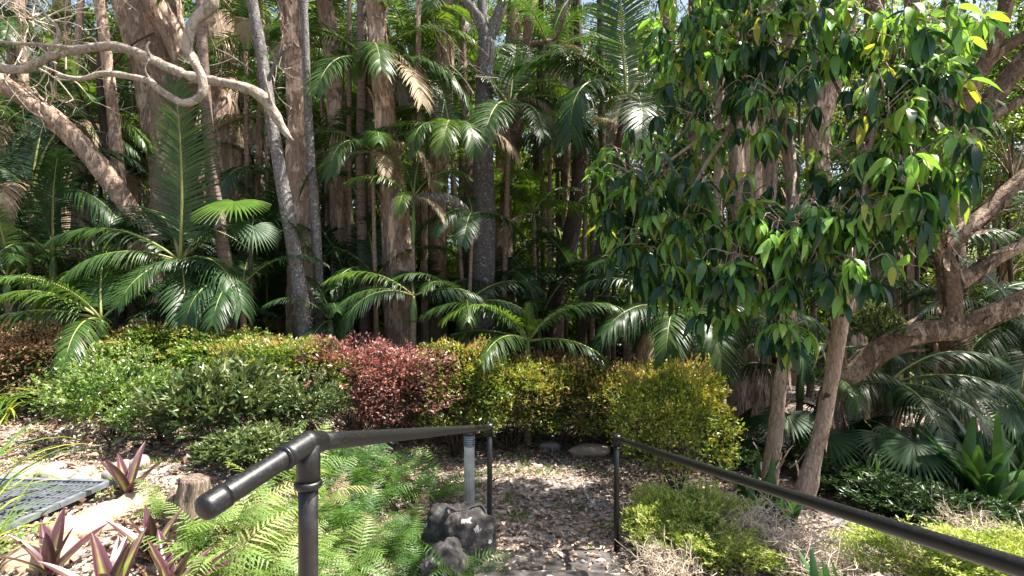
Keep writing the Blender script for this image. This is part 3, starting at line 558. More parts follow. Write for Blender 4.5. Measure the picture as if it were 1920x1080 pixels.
# ------------------------------------------------------------------ strap-leaved clumps
SMs = [strap_mesh(80, .75, .012, 1, M['strap']), strap_mesh(75, .85, .011, 2, M['strap'])]
for i, (px, py, d, k, s, lab) in enumerate([(-15, 800, 4.6, 0, 1.0, "yellow-green strappy clump at the left edge above the mulch"), (150, 790, 5.2, 1, .95, "arching green strappy clump left of the glossy shrub"), (-90, 1000, 2.6, 1, 1.1, "strappy clump whose blades arch over the grate from the left"), (95, 740, 4.6, 1, 1.0, "green strappy clump beneath the pink hedge shrubs"), (-60, 1080, 2.1, 0, .7, "low strappy clump at the bottom left corner"), (350, 790, 5.8, 1, 1.1, "upright strappy clump behind the grey-green shrub")]):
    tag(link("strappy_clump", SMs[k], loc=gray(px, py), rot=(0, 0, px), sc=s), lab, "plant", "strappy clumps on the left")
DK = strap_mesh(30, .95, .05, 5, M['dark_strap'], el=(50, 88), cv=(.2, 1.4), name="broad_clump", spread=.1)
DK2 = strap_mesh(14, .42, .035, 6, M['dark_strap'], el=(55, 88), cv=(.1, .8), name="paddle_clump", spread=.05)
for (px, d, s, lab) in [(1860, 5.4, 1.15, "broad dark-leaved clump on the right edge above the rail"), (1770, 6.3, 1.0, "broad dark-leaved clump in shade behind the right edge one"), (1930, 6.6, 1.2, "broad dark clump half out of frame at the right")]:
    c = gpt(px, d); tag(link("broad_leaved_clump", DK, loc=c, rot=(0, 0, px), sc=s), lab, "plant", "dark broad-leaved clumps on the right")
for (px, d, s, lab) in [(1420, 5.2, 1.3, "paddle-leaved plant at the foot of the left pink-barked trunk"), (1460, 4.9, 1.1, "low paddle-leaved plant between the two pink-barked trunks"), (575, 5.2, .8, "single paddle-leaved sprout behind the left rail corner")]:
    c = gpt(px, d); tag(link("paddle_leaved_plant", DK2, loc=c, rot=(0, 0, px), sc=s), lab, "plant")

# ------------------------------------------------------------------ shrubs
def shrub_parts(w, dep, h, n, leaf, seed, mat, tmpl=T_DIA, box_=.35, lump=.22, open_=.0, upb=.3, sl=1.0):
    """leafy mass of many small separate leaves, lumpy and with gaps, plus stems"""
    rg = np.random.default_rng(seed); bb = Buf()
    d = nrm(rg.normal(size=(n, 3))); d[:, 2] = np.where(d[:, 2] < -.35, -d[:, 2], d[:, 2])
    sh = np.sign(d) * np.abs(d) ** (1 - box_)
    lum = 1 + lump * fbm(d * 2.2 + seed * 5, 3, seed) + .12 * vnoise(d * 9 + seed, seed)
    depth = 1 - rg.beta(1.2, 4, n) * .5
    keep = (vnoise(d * 7 + 3, seed + 3) > -.75 + open_)
    pos = sh * (lum * depth)[:, None] * np.array([w / 2, dep / 2, h / 2]) + [0, 0, h * .52]
    dirs = d + np.array([0, 0, upb]) + rg.normal(0, .65, (n, 3)); up = d * .6 + np.array([0, 0, 1]) + rg.normal(0, .5, (n, 3))
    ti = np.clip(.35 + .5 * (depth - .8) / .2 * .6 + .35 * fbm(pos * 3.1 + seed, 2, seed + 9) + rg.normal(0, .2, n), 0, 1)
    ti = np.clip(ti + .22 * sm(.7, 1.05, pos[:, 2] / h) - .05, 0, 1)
    pos, dirs, up, ti = pos[keep], dirs[keep], up[keep], ti[keep]
    for i in range(int(90 * max(.4, 1 - box_))):  # loose shoots standing out of the mass
        e = nrm(rg.normal(size=3)); e[2] = abs(e[2]) * 1.1; e = nrm(e); sh1 = np.sign(e) * np.abs(e) ** (1 - box_); p0 = sh1 * np.array([w / 2, dep / 2, h / 2]) * 1.0 + [0, 0, h * .52]; dd_ = nrm(e + [0, 0, .6] + rg.normal(0, .3, 3)); l = rg.uniform(.06, .17) * sl; m = int(12 * sl ** .5 + 2)
        u = rg.uniform(0, 1, m)[:, None]; pos = np.vstack([pos, p0 + dd_ * l * u]); dirs = np.vstack([dirs, dd_ + rg.normal(0, .7, (m, 3))]); up = np.vstack([up, rg.normal(size=(m, 3)) + [0, 0, 1]]); ti = np.concatenate([ti, np.clip(rg.normal(.75, .15, m), 0, 1)])
    scatter(bb, *tmpl, pos, frames(dirs, up), leaf * rg.uniform(.6, 1.3, len(pos)), ti)
    fm = bb.mesh("foliage", mat); sb = Buf()
    for i in range(16):
        e = nrm(rg.normal(size=3)); e[2] = abs(e[2]) + .3; e = nrm(e) * np.array([w, dep, h]) * [.42, .42, .75]
        tube(sb, [(rg.normal(0, .06), rg.normal(0, .06), -.05), e * .5 + rg.normal(0, .04, 3), e], [.014, .009, .003], seg=5, n=8)
    return fm, sb.mesh("stem", M['dark_bark'])
SH = {}
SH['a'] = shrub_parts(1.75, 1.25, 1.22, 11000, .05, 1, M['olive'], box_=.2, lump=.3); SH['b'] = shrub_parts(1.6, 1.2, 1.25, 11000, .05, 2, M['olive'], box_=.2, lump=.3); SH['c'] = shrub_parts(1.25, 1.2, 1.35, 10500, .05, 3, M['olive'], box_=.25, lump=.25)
def shrub(px, d, kind, mat, label, sc=(1, 1, 1), group="hedge shrubs", name="hedge_shrub", dz=0):
    c = gpt(px, d); c[2] += dz
    root = empty(name, c, label, "shrub", group, rz=random.uniform(-.5, .5)); root.scale = sc
    fm, sm_ = SH[kind]; o = link("foliage", fm, root); o.material_slots[0].link = 'OBJECT'; o.material_slots[0].material = M[mat]
    link("stem", sm_, root); return root
def place_top(px, toppy, d, hm):  # vertical scale so that the top shows at toppy
    z = CAMZ - (toppy - 540) / 1000 * d; g = gpt(px, d)[2]; return (z - g) / hm
hedge = [(30, 620, 7.0, 'a', 'mixhedge', 1.15, "pink and green mottled hedge shrub at the left edge"), (120, 612, 7.2, 'b', 'mixhedge', 1.1, "pinkish hedge shrub second from the left edge"), (235, 640, 7.0, 'a', 'limehedge', 1.0, "pale green hedge shrub in front of the drooping left fronds"),
 (330, 615, 6.9, 'b', 'limehedge', 1.1, "lime hedge shrub below the palm with the upright frond"), (440, 632, 6.6, 'a', 'limehedge', 1.05, "yellow-lime hedge shrub at the foot of the leaning palm trunk"), (540, 645, 6.3, 'b', 'limehedge', .95, "bright lime hedge shrub left of the dark red one"),
 (668, 645, 6.4, 'a', 'redhedge', 1.1, "dark red hedge shrub between the green ones"), (760, 672, 6.9, 'b', 'redhedge', .65, "smaller maroon hedge shrub right of the dark red one"), (855, 650, 6.9, 'c', 'olive', 1.0, "green rounded hedge shrub right of the maroon one"),
 (955, 675, 7.2, 'a', 'olive', .9, "olive hedge shrub in front of the spear-leaved low palm"), (1050, 675, 7.4, 'b', 'bronze', 1.0, "bronze hedge shrub above the flat brown edging stone"), (1150, 690, 7.3, 'a', 'bronze', .85, "bronze-gold hedge shrub behind the right rail's end"), (1215, 695, 6.9, 'b', 'olive', .9, "yellow-olive hedge shrub behind the rounded end shrub")]
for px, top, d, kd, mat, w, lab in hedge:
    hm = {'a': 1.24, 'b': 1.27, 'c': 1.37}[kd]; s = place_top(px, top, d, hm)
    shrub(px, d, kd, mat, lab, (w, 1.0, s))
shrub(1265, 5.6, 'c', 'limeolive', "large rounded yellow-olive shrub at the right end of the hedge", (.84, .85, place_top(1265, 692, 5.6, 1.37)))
SH['w'] = shrub_parts(1.5, 1.2, 1.0, 7500, .06, 7, M['white_shrub'], box_=.0, lump=.55, open_=.3, sl=2.0)
SH['g'] = shrub_parts(1.2, 1.0, .75, 3600, .12, 8, M['greygreen'], tmpl=(T_DIA[0] * [.75, 1, 1], T_DIA[1]), box_=.0, lump=.55, open_=.3, upb=.6, sl=1.8)
shrub(215, 5.5, 'w', 'white_shrub', "glossy bright green shrub in front of the hedge on the left", (.72, .8, place_top(215, 665, 5.5, 1.1)), None, "glossy_shrub")
shrub(300, 5.3, 'w', 'white_shrub', "glossy green shrub next to the grey-green one", (.5, .6, .5), None, "glossy_shrub")
shrub(415, 5.2, 'g', 'greygreen', "grey-green shrub with long narrow leaves left of the red hedge", (.85, .75, .85), None, "narrow_leaved_shrub")
shrub(470, 4.7, 'g', 'greygreen', "lower grey-green shrub nearer the sloping rail", (.6, .6, .38), None, "narrow_leaved_shrub")
shrub(560, 5.6, 'w', 'greygreen', "small dark green shrub under the lime hedge near the rail corner", (.6, .6, .6), None, "small_shrub")
# feathery ground covers
gcT = (np.array([[-.07, 0, 0], [.07, 0, 0], [.05, .8, 0], [0, 1, 0], [-.05, .8, 0]]), [np.array([[0, 1, 2, 3, 4]])])
SH['f'] = shrub_parts(1.0, .9, .55, 14000, .04, 12, M['groundcover'], tmpl=(T_CARD[0] * [.6, 1, 1], T_CARD[1]), box_=.1, lump=.4, upb=1.2)
shrub(1290, 4.55, 'f', 'groundcover', "feathery lime ground cover at the inner side of the right rail", (.9, .75, .75), None, "feathery_groundcover")
shrub(1330, 4.2, 'f', 'groundcover', "lower feathery lime ground cover at the bottom edge by the right rail", (.9, .7, .55), None, "feathery_groundcover")
shrub(1215, 4.6, 'f', 'groundcover', "feathery tuft crowding the right rail's far post", (.4, .45, .4), None, "feathery_groundcover")
shrub(1760, 3.9, 'f', 'groundcover', "feathery pale ground cover beyond the right rail near the corner", (1.1, .85, .62), None, "feathery_groundcover")
shrub(1880, 4.0, 'f', 'groundcover', "feathery pale ground cover at the right edge beyond the rail", (.8, .75, .55), None, "feathery_groundcover")
def twigs(n, size, seed):
    rg = np.random.default_rng(seed); bb = Buf()
    for i in range(n):
        p = np.array([rg.normal(0, size * .5), rg.normal(0, size * .35), rg.uniform(.05, .32)]); d = nrm(rg.normal(size=3) * [1, 1, .6] + [0, 0, .3]); l = rg.uniform(.1, .3)
        a = p + d * l * .5 + rg.normal(0, .02, 3); e = a + d * l * .5 + rg.normal(0, .05, 3)
        tube(bb, [p, a, e], [.004, .003, .0015], seg=4, n=6, cap=False)
        for k in range(3):
            tube(bb, [a, a + nrm(d + rg.normal(0, .8, 3)) * l * .35], [.002, .001], seg=3, n=2, cap=False)
    return bb.mesh("dead_twigs", M['twig'])
TW = twigs(300, .4, 3)
for px, d, s, lab in [(1400, 4.4, 1, "tangle of bleached dead twigs beside the lime ground cover"), (1510, 4.0, .9, "tangle of dead twigs under the right rail in front of the trunks"), (1250, 4.0, .7, "dead twig tangle at the bottom edge by the far rail post"), (1690, 4.3, .6, "dead twig tangle behind the pale ground cover on the right"), (1820, 4.5, .8, "dead twig tangle near the right edge")]:
    c = gpt(px, d); tag(link("dead_twig_tangle", TW, loc=c, rot=(0, 0, px * .7), sc=s), lab, "twigs")

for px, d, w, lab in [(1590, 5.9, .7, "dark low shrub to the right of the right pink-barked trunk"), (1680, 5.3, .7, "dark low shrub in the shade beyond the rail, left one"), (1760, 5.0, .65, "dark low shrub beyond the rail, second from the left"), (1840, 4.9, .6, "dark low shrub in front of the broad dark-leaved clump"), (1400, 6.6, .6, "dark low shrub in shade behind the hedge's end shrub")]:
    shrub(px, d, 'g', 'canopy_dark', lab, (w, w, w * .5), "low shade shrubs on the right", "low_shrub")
for px, d, s_, lab in [(1640, 5.6, .5, "small broad-leaved clump right of the pink-barked trunks"), (1720, 5.7, .6, "small broad-leaved clump in front of the fan palms")]:
    c = gpt(px, d); tag(link("broad_leaved_clump", DK, loc=c, rot=(0, 0, px), sc=s_), lab, "plant")
# ------------------------------------------------------------------ palm fronds (computed with true gravity, spun only about Z)
def frond_mesh(el, curv, seed, mat, L=1.0, n=62, leaf=.27, droop=.5, w=.0062, fwd=.7, gap=.12, name="frond"):
    rg = np.random.default_rng(seed); bb = Buf(); m = 40; t = np.linspace(0, 1, m)
    e = np.radians(el - curv * t ** 1.3); sway = np.cumsum(np.full(m, rg.uniform(-.1, .1) / m))
    dd = np.stack([np.sin(sway) * np.cos(e), np.cos(e) * np.cos(sway), np.sin(e)], -1); c = np.concatenate([[[0, 0, 0]], np.cumsum(dd[:-1] * L / (m - 1), axis=0)])
    tube(bb, c[::4], [.013, .002], seg=5, n=12, tint=.5, mi=1)
    seg = 5; V = []; T = []; Q = []; off = 0; side = np.array([1., 0, 0])
    for i in range(n):
        u = gap + (1 - gap) * (i / (n - 1)); k = u * (m - 1); k0 = int(min(k, m - 2)); f = k - k0
        cp = c[k0] * (1 - f) + c[k0 + 1] * f; tg = nrm(dd[k0]); nor = nrm(np.cross(side, tg))
        ll = leaf * (.55 + .5 * math.sin(math.pi * min(1, (u - gap) / (1 - gap) * .95 + .12))) * (1 if u < .93 else .75)
        if rg.random() < .05: continue
        for s in (-1, 1):
            fw = fwd * (.5 + 1.1 * u) + rg.normal(0, .06); l = ll * rg.uniform(.9, 1.08)
            d0 = nrm(side * s + tg * fw + nor * (.25 + rg.normal(0, .06))); dr = droop * rg.uniform(.7, 1.3)
            tt = np.linspace(0, 1, seg + 1)[:, None]; pts = cp + d0 * l * tt * (1 - .25 * dr * tt) + np.array([0, 0, -1.]) * l * dr * tt ** 2 
            td = nrm(np.gradient(pts, axis=0)); wd = nrm(tg - td * (td @ tg)[:, None]); ww = w * np.array([.5, 1, 1, .8, .5, .06])[:, None]
            V.append(np.stack([pts - wd * ww, pts + wd * ww], 1).reshape(-1, 3)); T.append(np.full(2 * (seg + 1), np.clip(rg.normal(.5, .12) + .1 * u, 0, 1)))
            a = off + np.arange(seg) * 2; Q.append(np.stack([a, a + 1, a + 3, a + 2], -1)); off += 2 * (seg + 1)
    bb.add(np.concatenate(V), np.concatenate(Q), np.concatenate(T)); return bb.mesh(name, [M[mat], M['rachis']])
FR = {}
for mt in ('frond', 'frond_dark', 'frond_lime', 'frond_dry', 'frond_grey'):
    FR[mt] = {}
specs = {'vert': [(91, 14, .12)], 'up': [(82, 45, .35), (74, 60, .4)], 'mid': [(52, 85, .5), (42, 75, .6), (60, 105, .45)], 'low': [(22, 70, .7), (12, 85, .6)], 'hang': [(-5, 70, .35), (20, 120, .5)]}
BASE = {}
sd_ = 100
for cls, lst in specs.items():
    BASE[cls] = []
    for el, cv, dr in lst:
        sd_ += 1; BASE[cls].append(frond_mesh(el, cv, sd_, 'frond', droop=dr))
def add_frond(root, loc, az, cls, L, mat, name="frond"):
    me = random.choice(BASE[cls]); o = link(name, me, root, loc=loc, rot=(0, random.uniform(-.15, .15), R(az)), sc=L * random.uniform(.92, 1.08))
    if mat != 'frond': o.material_slots[0].link = 'OBJECT'; o.material_slots[0].material = M[mat]
    return o
def palm(cpx, cpy, d, label, L=2.0, n=9, mat='frond', r=.05, bpx=None, bd=None, fronds=None, trunk='thin_palm', shaft=.35, name="palm_tree", group=None, classes=('up', 'mid', 'mid', 'mid', 'low', 'hang'), seed=None):
    C = P(cpx, cpy, d); Bx = (bpx - 960) / 1000 * (bd or d) if bpx is not None else C[0]; By = bd or d
    Bp = np.array([Bx, By, float(gz(Bx, By)) - .03]); C[2] = max(C[2], Bp[2] + .1)
    root = empty(name, Bp, label, "palm", group); c = C - Bp
    if c[2] > .5:
        bb = Buf(); sh = min(shaft, c[2] * .4); dn_ = nrm(c)
        mid1 = c * .35 + np.array([random.uniform(-.05, .05), random.uniform(-.05, .05), 0]) * c[2] * .4
        top = c - dn_ * sh
        tube(bb, [(0, 0, -.05), mid1, top], [r * 1.25, r, r * .85], seg=14, n=20, disp=.03, dsc=(8, 8, 8)); link("trunk", bb.mesh("trunk", M[trunk]), root)
        bb = Buf(); tube(bb, [top - dn_ * .01, top + dn_ * sh * .4, c], [r * 1.05, r * 1.15, r * .5], seg=14, n=10); link("crownshaft", bb.mesh("crownshaft", M['shaft']), root)
    if fronds is None:
        a0 = random.uniform(0, 360); n = n if d < 9.5 else n - 1; fronds = [(a0 + i * 137.5, classes[int(i * len(classes) / n)]) for i in range(n)]
    if c[2] > 1.6 and cpy < 450: fronds = list(fronds) + [(random.uniform(100, 260), 'hang', 'frond_dry', L * .7), (random.uniform(0, 360), 'hang', 'frond_grey', L * .6)]
    for fr in fronds:
        az, cls = fr[:2]; m_ = fr[2] if len(fr) > 2 else mat; l_ = fr[3] if len(fr) > 3 else L
        add_frond(root, c, az, cls, l_ * (.84 if cpy < 450 and cls != 'vert' else .92), m_)
    return root
G = None
palm(190, 600, 6.9, "low palm at the left whose bright frond arches over the pink hedge shrubs", 1.6, fronds=[(95, 'mid', 'frond_lime', 1.7), (60, 'mid'), (-60, 'mid'), (150, 'mid'), (200, 'low', 'frond', 1.3), (20, 'up'), (120, 'low')])
palm(338, 490, 7.6, "palm with one tall upright frond standing against the paperbark trunks", 2.4, fronds=[(180, 'vert', 'frond', 2.5), (99, 'mid', 'frond', 1.9), (112, 'low', 'frond_lime', 2.0), (80, 'low', 'frond', 2.2), (60, 'mid', 'frond_dark'), (130, 'low', 'frond', 1.5), (170, 'hang', 'frond', 1.2), (-60, 'mid', 'frond_dark'), (-120, 'low', 'frond_dark', 1.9), (10, 'mid', 'frond_dark'), (215, 'hang', 'frond_dark', 1.6)])
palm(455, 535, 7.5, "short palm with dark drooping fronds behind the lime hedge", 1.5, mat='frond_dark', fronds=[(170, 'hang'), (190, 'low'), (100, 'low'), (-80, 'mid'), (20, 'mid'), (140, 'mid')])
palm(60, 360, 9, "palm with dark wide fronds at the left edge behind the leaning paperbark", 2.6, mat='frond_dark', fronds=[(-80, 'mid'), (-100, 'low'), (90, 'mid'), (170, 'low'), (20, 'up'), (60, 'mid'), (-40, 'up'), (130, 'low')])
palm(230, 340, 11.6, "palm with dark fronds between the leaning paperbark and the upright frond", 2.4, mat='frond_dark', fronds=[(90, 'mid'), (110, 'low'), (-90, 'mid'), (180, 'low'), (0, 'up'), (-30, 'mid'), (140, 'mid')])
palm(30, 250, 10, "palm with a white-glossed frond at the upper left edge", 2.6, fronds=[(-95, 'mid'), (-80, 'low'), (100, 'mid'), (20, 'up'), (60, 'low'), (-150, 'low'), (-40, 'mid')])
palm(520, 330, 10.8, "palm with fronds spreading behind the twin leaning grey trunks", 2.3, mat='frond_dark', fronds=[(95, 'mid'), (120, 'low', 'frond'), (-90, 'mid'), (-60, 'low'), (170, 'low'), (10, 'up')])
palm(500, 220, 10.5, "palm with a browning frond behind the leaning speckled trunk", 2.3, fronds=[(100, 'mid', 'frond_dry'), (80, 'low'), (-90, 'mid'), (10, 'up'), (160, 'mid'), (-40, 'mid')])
palm(693, 120, 9.0, "tall slender palm whose green frond arches left over the speckled trunk", 2.3, r=.055, bpx=688, bd=9, n=9, fronds=[(98, 'mid', 'frond', 2.3), (75, 'low'), (165, 'hang'), (-100, 'low'), (-80, 'mid', 'frond_lime'), (10, 'up'), (40, 'mid'), (200, 'low'), (-130, 'hang', 'frond_dry')], trunk='palm_trunk')
palm(698, 285, 8.4, "thin ringed palm with hanging fronds left of the paperbark in the middle", 1.7, r=.035, bpx=714, bd=8.2, fronds=[(160, 'hang'), (110, 'hang'), (-110, 'hang', 'frond_dry'), (200, 'low'), (80, 'mid'), (-80, 'mid'), (0, 'up'), (30, 'mid')])
palm(776, 370, 8.0, "slim young palm with a lime-green shaft and rising fronds", 1.35, r=.028, bpx=770, bd=8, shaft=.7, fronds=[(60, 'up', 'frond_lime'), (110, 'mid', 'frond_lime'), (-100, 'mid'), (-70, 'low', 'frond_grey', 1.1), (170, 'hang', 'frond_lime', .9), (-30, 'up')])
palm(845, 250, 8.6, "palm with a bright lime drooping frond left of the forked grey tree", 1.7, r=.035, bpx=885, bd=8.9, fronds=[(185, 'hang', 'frond_lime', 1.5), (150, 'hang', 'frond', 1.5), (-110, 'low', 'frond_dry'), (100, 'low'), (80, 'mid'), (-80, 'mid'), (20, 'up'), (-150, 'hang', 'frond')])
palm(885, 400, 8.3, "small palm with a pale dying frond in front of the forked tree", 1.2, r=.03, fronds=[(100, 'mid', 'frond_grey', 1.25), (90, 'low', 'frond_dark'), (150, 'low', 'frond_dark', 1.3), (-70, 'low', 'frond_dark'), (20, 'mid', 'frond_dark'), (180, 'hang', 'frond_dark')])
palm(955, 200, 9.3, "palm with grey-green fronds hanging right of the forked tree", 2.1, fronds=[(-90, 'low'), (-120, 'hang'), (170, 'hang'), (60, 'mid'), (90, 'mid'), (-50, 'mid', 'frond_lime'), (0, 'up'), (-150, 'hang', 'frond_dark')])
palm(1175, 190, 9.0, "tall palm with a huge arching frond left of the big-leaved tree", 2.7, r=.07, bpx=1060, bd=9.5, fronds=[(90, 'mid', 'frond_dark', 2.7), (100, 'mid', 'frond', 2.4), (80, 'low', 'frond', 1.6), (115, 'low', 'frond_lime', 1.3), (180, 'vert', 'frond', 2.6), (0, 'up', 'frond', 2.3), (-80, 'mid', 'frond_dark'), (180, 'hang', 'frond_dark'), (140, 'hang', 'frond_dark')], trunk='dark_bark')
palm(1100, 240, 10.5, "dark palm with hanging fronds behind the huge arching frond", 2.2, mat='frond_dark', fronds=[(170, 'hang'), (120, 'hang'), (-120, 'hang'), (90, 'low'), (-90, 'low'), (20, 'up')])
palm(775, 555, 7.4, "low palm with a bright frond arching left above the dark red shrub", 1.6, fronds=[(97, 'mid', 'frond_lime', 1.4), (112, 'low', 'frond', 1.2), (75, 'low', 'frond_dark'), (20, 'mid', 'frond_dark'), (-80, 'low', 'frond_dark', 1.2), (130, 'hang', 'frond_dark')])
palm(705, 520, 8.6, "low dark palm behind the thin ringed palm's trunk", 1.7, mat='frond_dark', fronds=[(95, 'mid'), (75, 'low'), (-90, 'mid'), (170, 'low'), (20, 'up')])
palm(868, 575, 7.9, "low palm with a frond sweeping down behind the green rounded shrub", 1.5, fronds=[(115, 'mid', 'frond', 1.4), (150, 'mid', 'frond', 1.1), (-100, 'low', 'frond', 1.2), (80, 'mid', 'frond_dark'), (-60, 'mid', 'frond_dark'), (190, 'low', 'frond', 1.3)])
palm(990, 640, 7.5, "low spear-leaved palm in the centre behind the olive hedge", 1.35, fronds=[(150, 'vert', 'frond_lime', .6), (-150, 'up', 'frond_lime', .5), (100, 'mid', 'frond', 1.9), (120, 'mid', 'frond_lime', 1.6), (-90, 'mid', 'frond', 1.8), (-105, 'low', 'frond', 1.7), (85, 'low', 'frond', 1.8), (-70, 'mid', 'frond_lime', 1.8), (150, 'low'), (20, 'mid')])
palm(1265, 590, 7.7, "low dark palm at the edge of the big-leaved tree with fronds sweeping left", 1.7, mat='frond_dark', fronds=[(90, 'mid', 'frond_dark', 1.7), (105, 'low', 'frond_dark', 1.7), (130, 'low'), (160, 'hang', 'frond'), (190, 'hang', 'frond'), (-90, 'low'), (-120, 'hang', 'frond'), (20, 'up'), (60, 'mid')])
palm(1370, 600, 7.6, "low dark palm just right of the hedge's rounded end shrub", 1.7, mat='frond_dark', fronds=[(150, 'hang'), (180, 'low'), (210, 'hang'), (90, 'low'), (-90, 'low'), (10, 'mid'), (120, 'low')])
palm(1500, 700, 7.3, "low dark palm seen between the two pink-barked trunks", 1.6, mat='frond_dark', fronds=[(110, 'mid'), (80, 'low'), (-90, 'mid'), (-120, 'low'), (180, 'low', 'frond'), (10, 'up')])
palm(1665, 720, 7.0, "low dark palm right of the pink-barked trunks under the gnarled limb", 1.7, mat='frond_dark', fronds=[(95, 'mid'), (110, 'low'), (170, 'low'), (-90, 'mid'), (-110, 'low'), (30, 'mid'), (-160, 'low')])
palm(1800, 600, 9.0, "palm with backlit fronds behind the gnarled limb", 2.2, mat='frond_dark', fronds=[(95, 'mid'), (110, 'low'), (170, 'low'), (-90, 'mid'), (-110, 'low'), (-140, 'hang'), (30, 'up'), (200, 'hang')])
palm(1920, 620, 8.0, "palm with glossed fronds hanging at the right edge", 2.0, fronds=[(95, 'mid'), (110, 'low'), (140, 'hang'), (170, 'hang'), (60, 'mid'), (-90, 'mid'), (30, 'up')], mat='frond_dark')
palm(1760, 450, 11, "distant dark palm seen through the gap between leafy tree and gnarled trunk", 2.2, mat='frond_dark')
palm(620, 600, 7.6, "low palm tuft between the red shrub and the thin grey trunk", 1.0, mat='frond_dark', n=8)
palm(1110, 800, 7.9, "small palm seedling seen under the bronze hedge", .5, n=6)
palm(1030, 790, 7.8, "small palm seedling beneath the bronze hedge, left one", .5, n=6)
palm(100, 480, 8.6, "low dark palm behind the bright left frond", 1.8, mat='frond_dark', n=8)
palm(15, 520, 8.0, "low palm cut by the left edge of the picture", 1.5, n=8)
palm(400, 610, 7.9, "low palm fringe behind the lime hedge shrubs", 1.1, mat='frond_dark', n=8)

# fan palms
def fan_mesh(seed, mat, n=34, pet=.9):
    rg = np.random.default_rng(seed); bb = Buf(); tip = np.array([0, .55, .55]) * pet
    tube(bb, [(0, 0, 0), tip * .5 + [0, -.03, .03], tip], [.01, .006], seg=5, n=8, mi=1)
    for i in range(n):
        a = R(-125 + 250 * i / (n - 1)); d = nrm(np.array([math.sin(a), math.cos(a) * .75, -math.cos(a) * .55 + .05])); l = .5 * (1 - .15 * abs(a) / 2.2) * rg.uniform(.94, 1.03)
        t = np.linspace(0, 1, 6)[:, None]; pts = tip + d * l * t + np.array([0, 0, -1]) * .28 * l * t ** 2.5; wd = nrm(np.cross(d, [0, .6, .8])); ww = np.array([.004, .014, .02, .016, .009, .001])[:, None]
        up = np.array([0, .45, .6]) * .006 * (1 if i % 2 else -1)
        v = np.stack([pts - wd * ww, pts + up, pts + wd * ww], 1).reshape(-1, 3); q = []
        for k in range(5): q += [[k * 3, k * 3 + 1, k * 3 + 4, k * 3 + 3], [k * 3 + 1, k * 3 + 2, k * 3 + 5, k * 3 + 4]]
        bb.add(v, np.array(q), np.clip(rg.normal(.5, .1), 0, 1))
    return bb.mesh("fan_leaf", [M[mat], M['rachis']])
M['fan_dark'] = leaf_mat('fan_leaf_dark', [(0, (.01, .028, .011)), (.5, (.02, .056, .016)), (1, (.045, .095, .022))], rough=.55, transl=.2, spec=.3)
FAN = [fan_mesh(1, 'fan_dark'), fan_mesh(2, 'frond_lime'), fan_mesh(3, 'fan_dark')]
def fanpalm(px, py, d, fr, label, s=1.0):
    g = gpt(px, d); c = P(px, py, d) - g; root = empty("fan_palm", g, label, "fan palm")
    bb = Buf(); tube(bb, [(0, 0, -.05), c * .5, c], [.05, .04, .03], seg=10, n=10, disp=.15, dsc=(9, 9, 9)); link("trunk", bb.mesh("trunk", M['dark_bark']), root)
    for az, k, sc in fr: link("fan_leaf", FAN[k], root, loc=c, rot=(random.uniform(-.3, .3), 0, R(az)), sc=s * sc)
fanpalm(470, 470, 7.6, [(180, 1, 1.1), (-150, 0, .8), (120, 2, .9), (-70, 2, 1), (20, 2, 1)], "fan palm with one vivid green fan beside the leaning palm trunk")
fanpalm(1600, 880, 6.4, [(120, 0, 1.0), (190, 0, 1.0), (-120, 0, .9), (20, 2, .9), (-60, 2, 1)], "fan palm with bright pleated leaves right of the pink-barked trunks", 1.0)
fanpalm(1700, 880, 6.1, [(150, 2, 1.0), (-160, 0, .9), (-90, 2, 1), (90, 0, 1), (20, 2, 1)], "darker fan palm next to the bright pleated one", .95)
fanpalm(1480, 840, 6.8, [(150, 2, 1.0), (-160, 0, .9), (-90, 2, 1), (90, 2, 1)], "fan palm in shade behind the left pink-barked trunk", .9)
fanpalm(1790, 800, 7.0, [(150, 2, 1.2), (-160, 2, 1.1), (-90, 2, 1), (90, 2, 1.2), (20, 2, 1)], "large shaded fan palm under the gnarled limb at right", .9)

# ------------------------------------------------------------------ trees
def leafcloud(seed, n_cl, per, rx, ry, rz, leaf, mat, clr=.45):
    rg = np.random.default_rng(seed); bb = Buf(); d = nrm(rg.normal(size=(n_cl, 3))); rad = rg.uniform(.25, 1, n_cl) ** .6
    cc = d * rad[:, None] * np.array([rx, ry, rz]); cr = clr * rg.uniform(.5, 1.3, n_cl); ct = rg.normal(.5, .17, n_cl)
    pos = np.repeat(cc, per, 0) + nrm(rg.normal(size=(n_cl * per, 3))) * (np.repeat(cr, per) * rg.uniform(.2, 1, n_cl * per))[:, None] * [1.2, 1.2, .75]
    n = len(pos); dirs = rg.normal(size=(n, 3)) + [0, 0, -.4]; up = rg.normal(size=(n, 3)) * .7 + [0, 0, 1]
    scatter(bb, *T_CARD, pos, frames(dirs, up), leaf * rg.uniform(.6, 1.4, n), np.clip(np.repeat(ct, per) + rg.normal(0, .15, n), 0, 1))
    for i in range(0, n_cl, 3): tube(bb, [(0, 0, -rz), cc[i] * .5 + [0, 0, -.2 * rz], cc[i]], [.04, .025, .008], seg=4, n=6, mi=1, cap=False)
    return bb.mesh("crown", [mat, M['paper_grey']])
CL = [leafcloud(1, 70, 110, 2.3, 2.3, 1.5, .1, M['canopy']), leafcloud(2, 80, 100, 2.6, 2.4, 1.7, .1, M['canopy']), leafcloud(3, 60, 110, 2.0, 2.0, 1.9, .09, M['canopy'])]
CLS = [leafcloud(11, 20, 80, 2.3, 2.3, 1.5, .09, M['canopy']), leafcloud(12, 22, 80, 2.6, 2.4, 1.7, .09, M['canopy']), leafcloud(13, 18, 80, 2.0, 2.0, 1.9, .09, M['canopy'])]
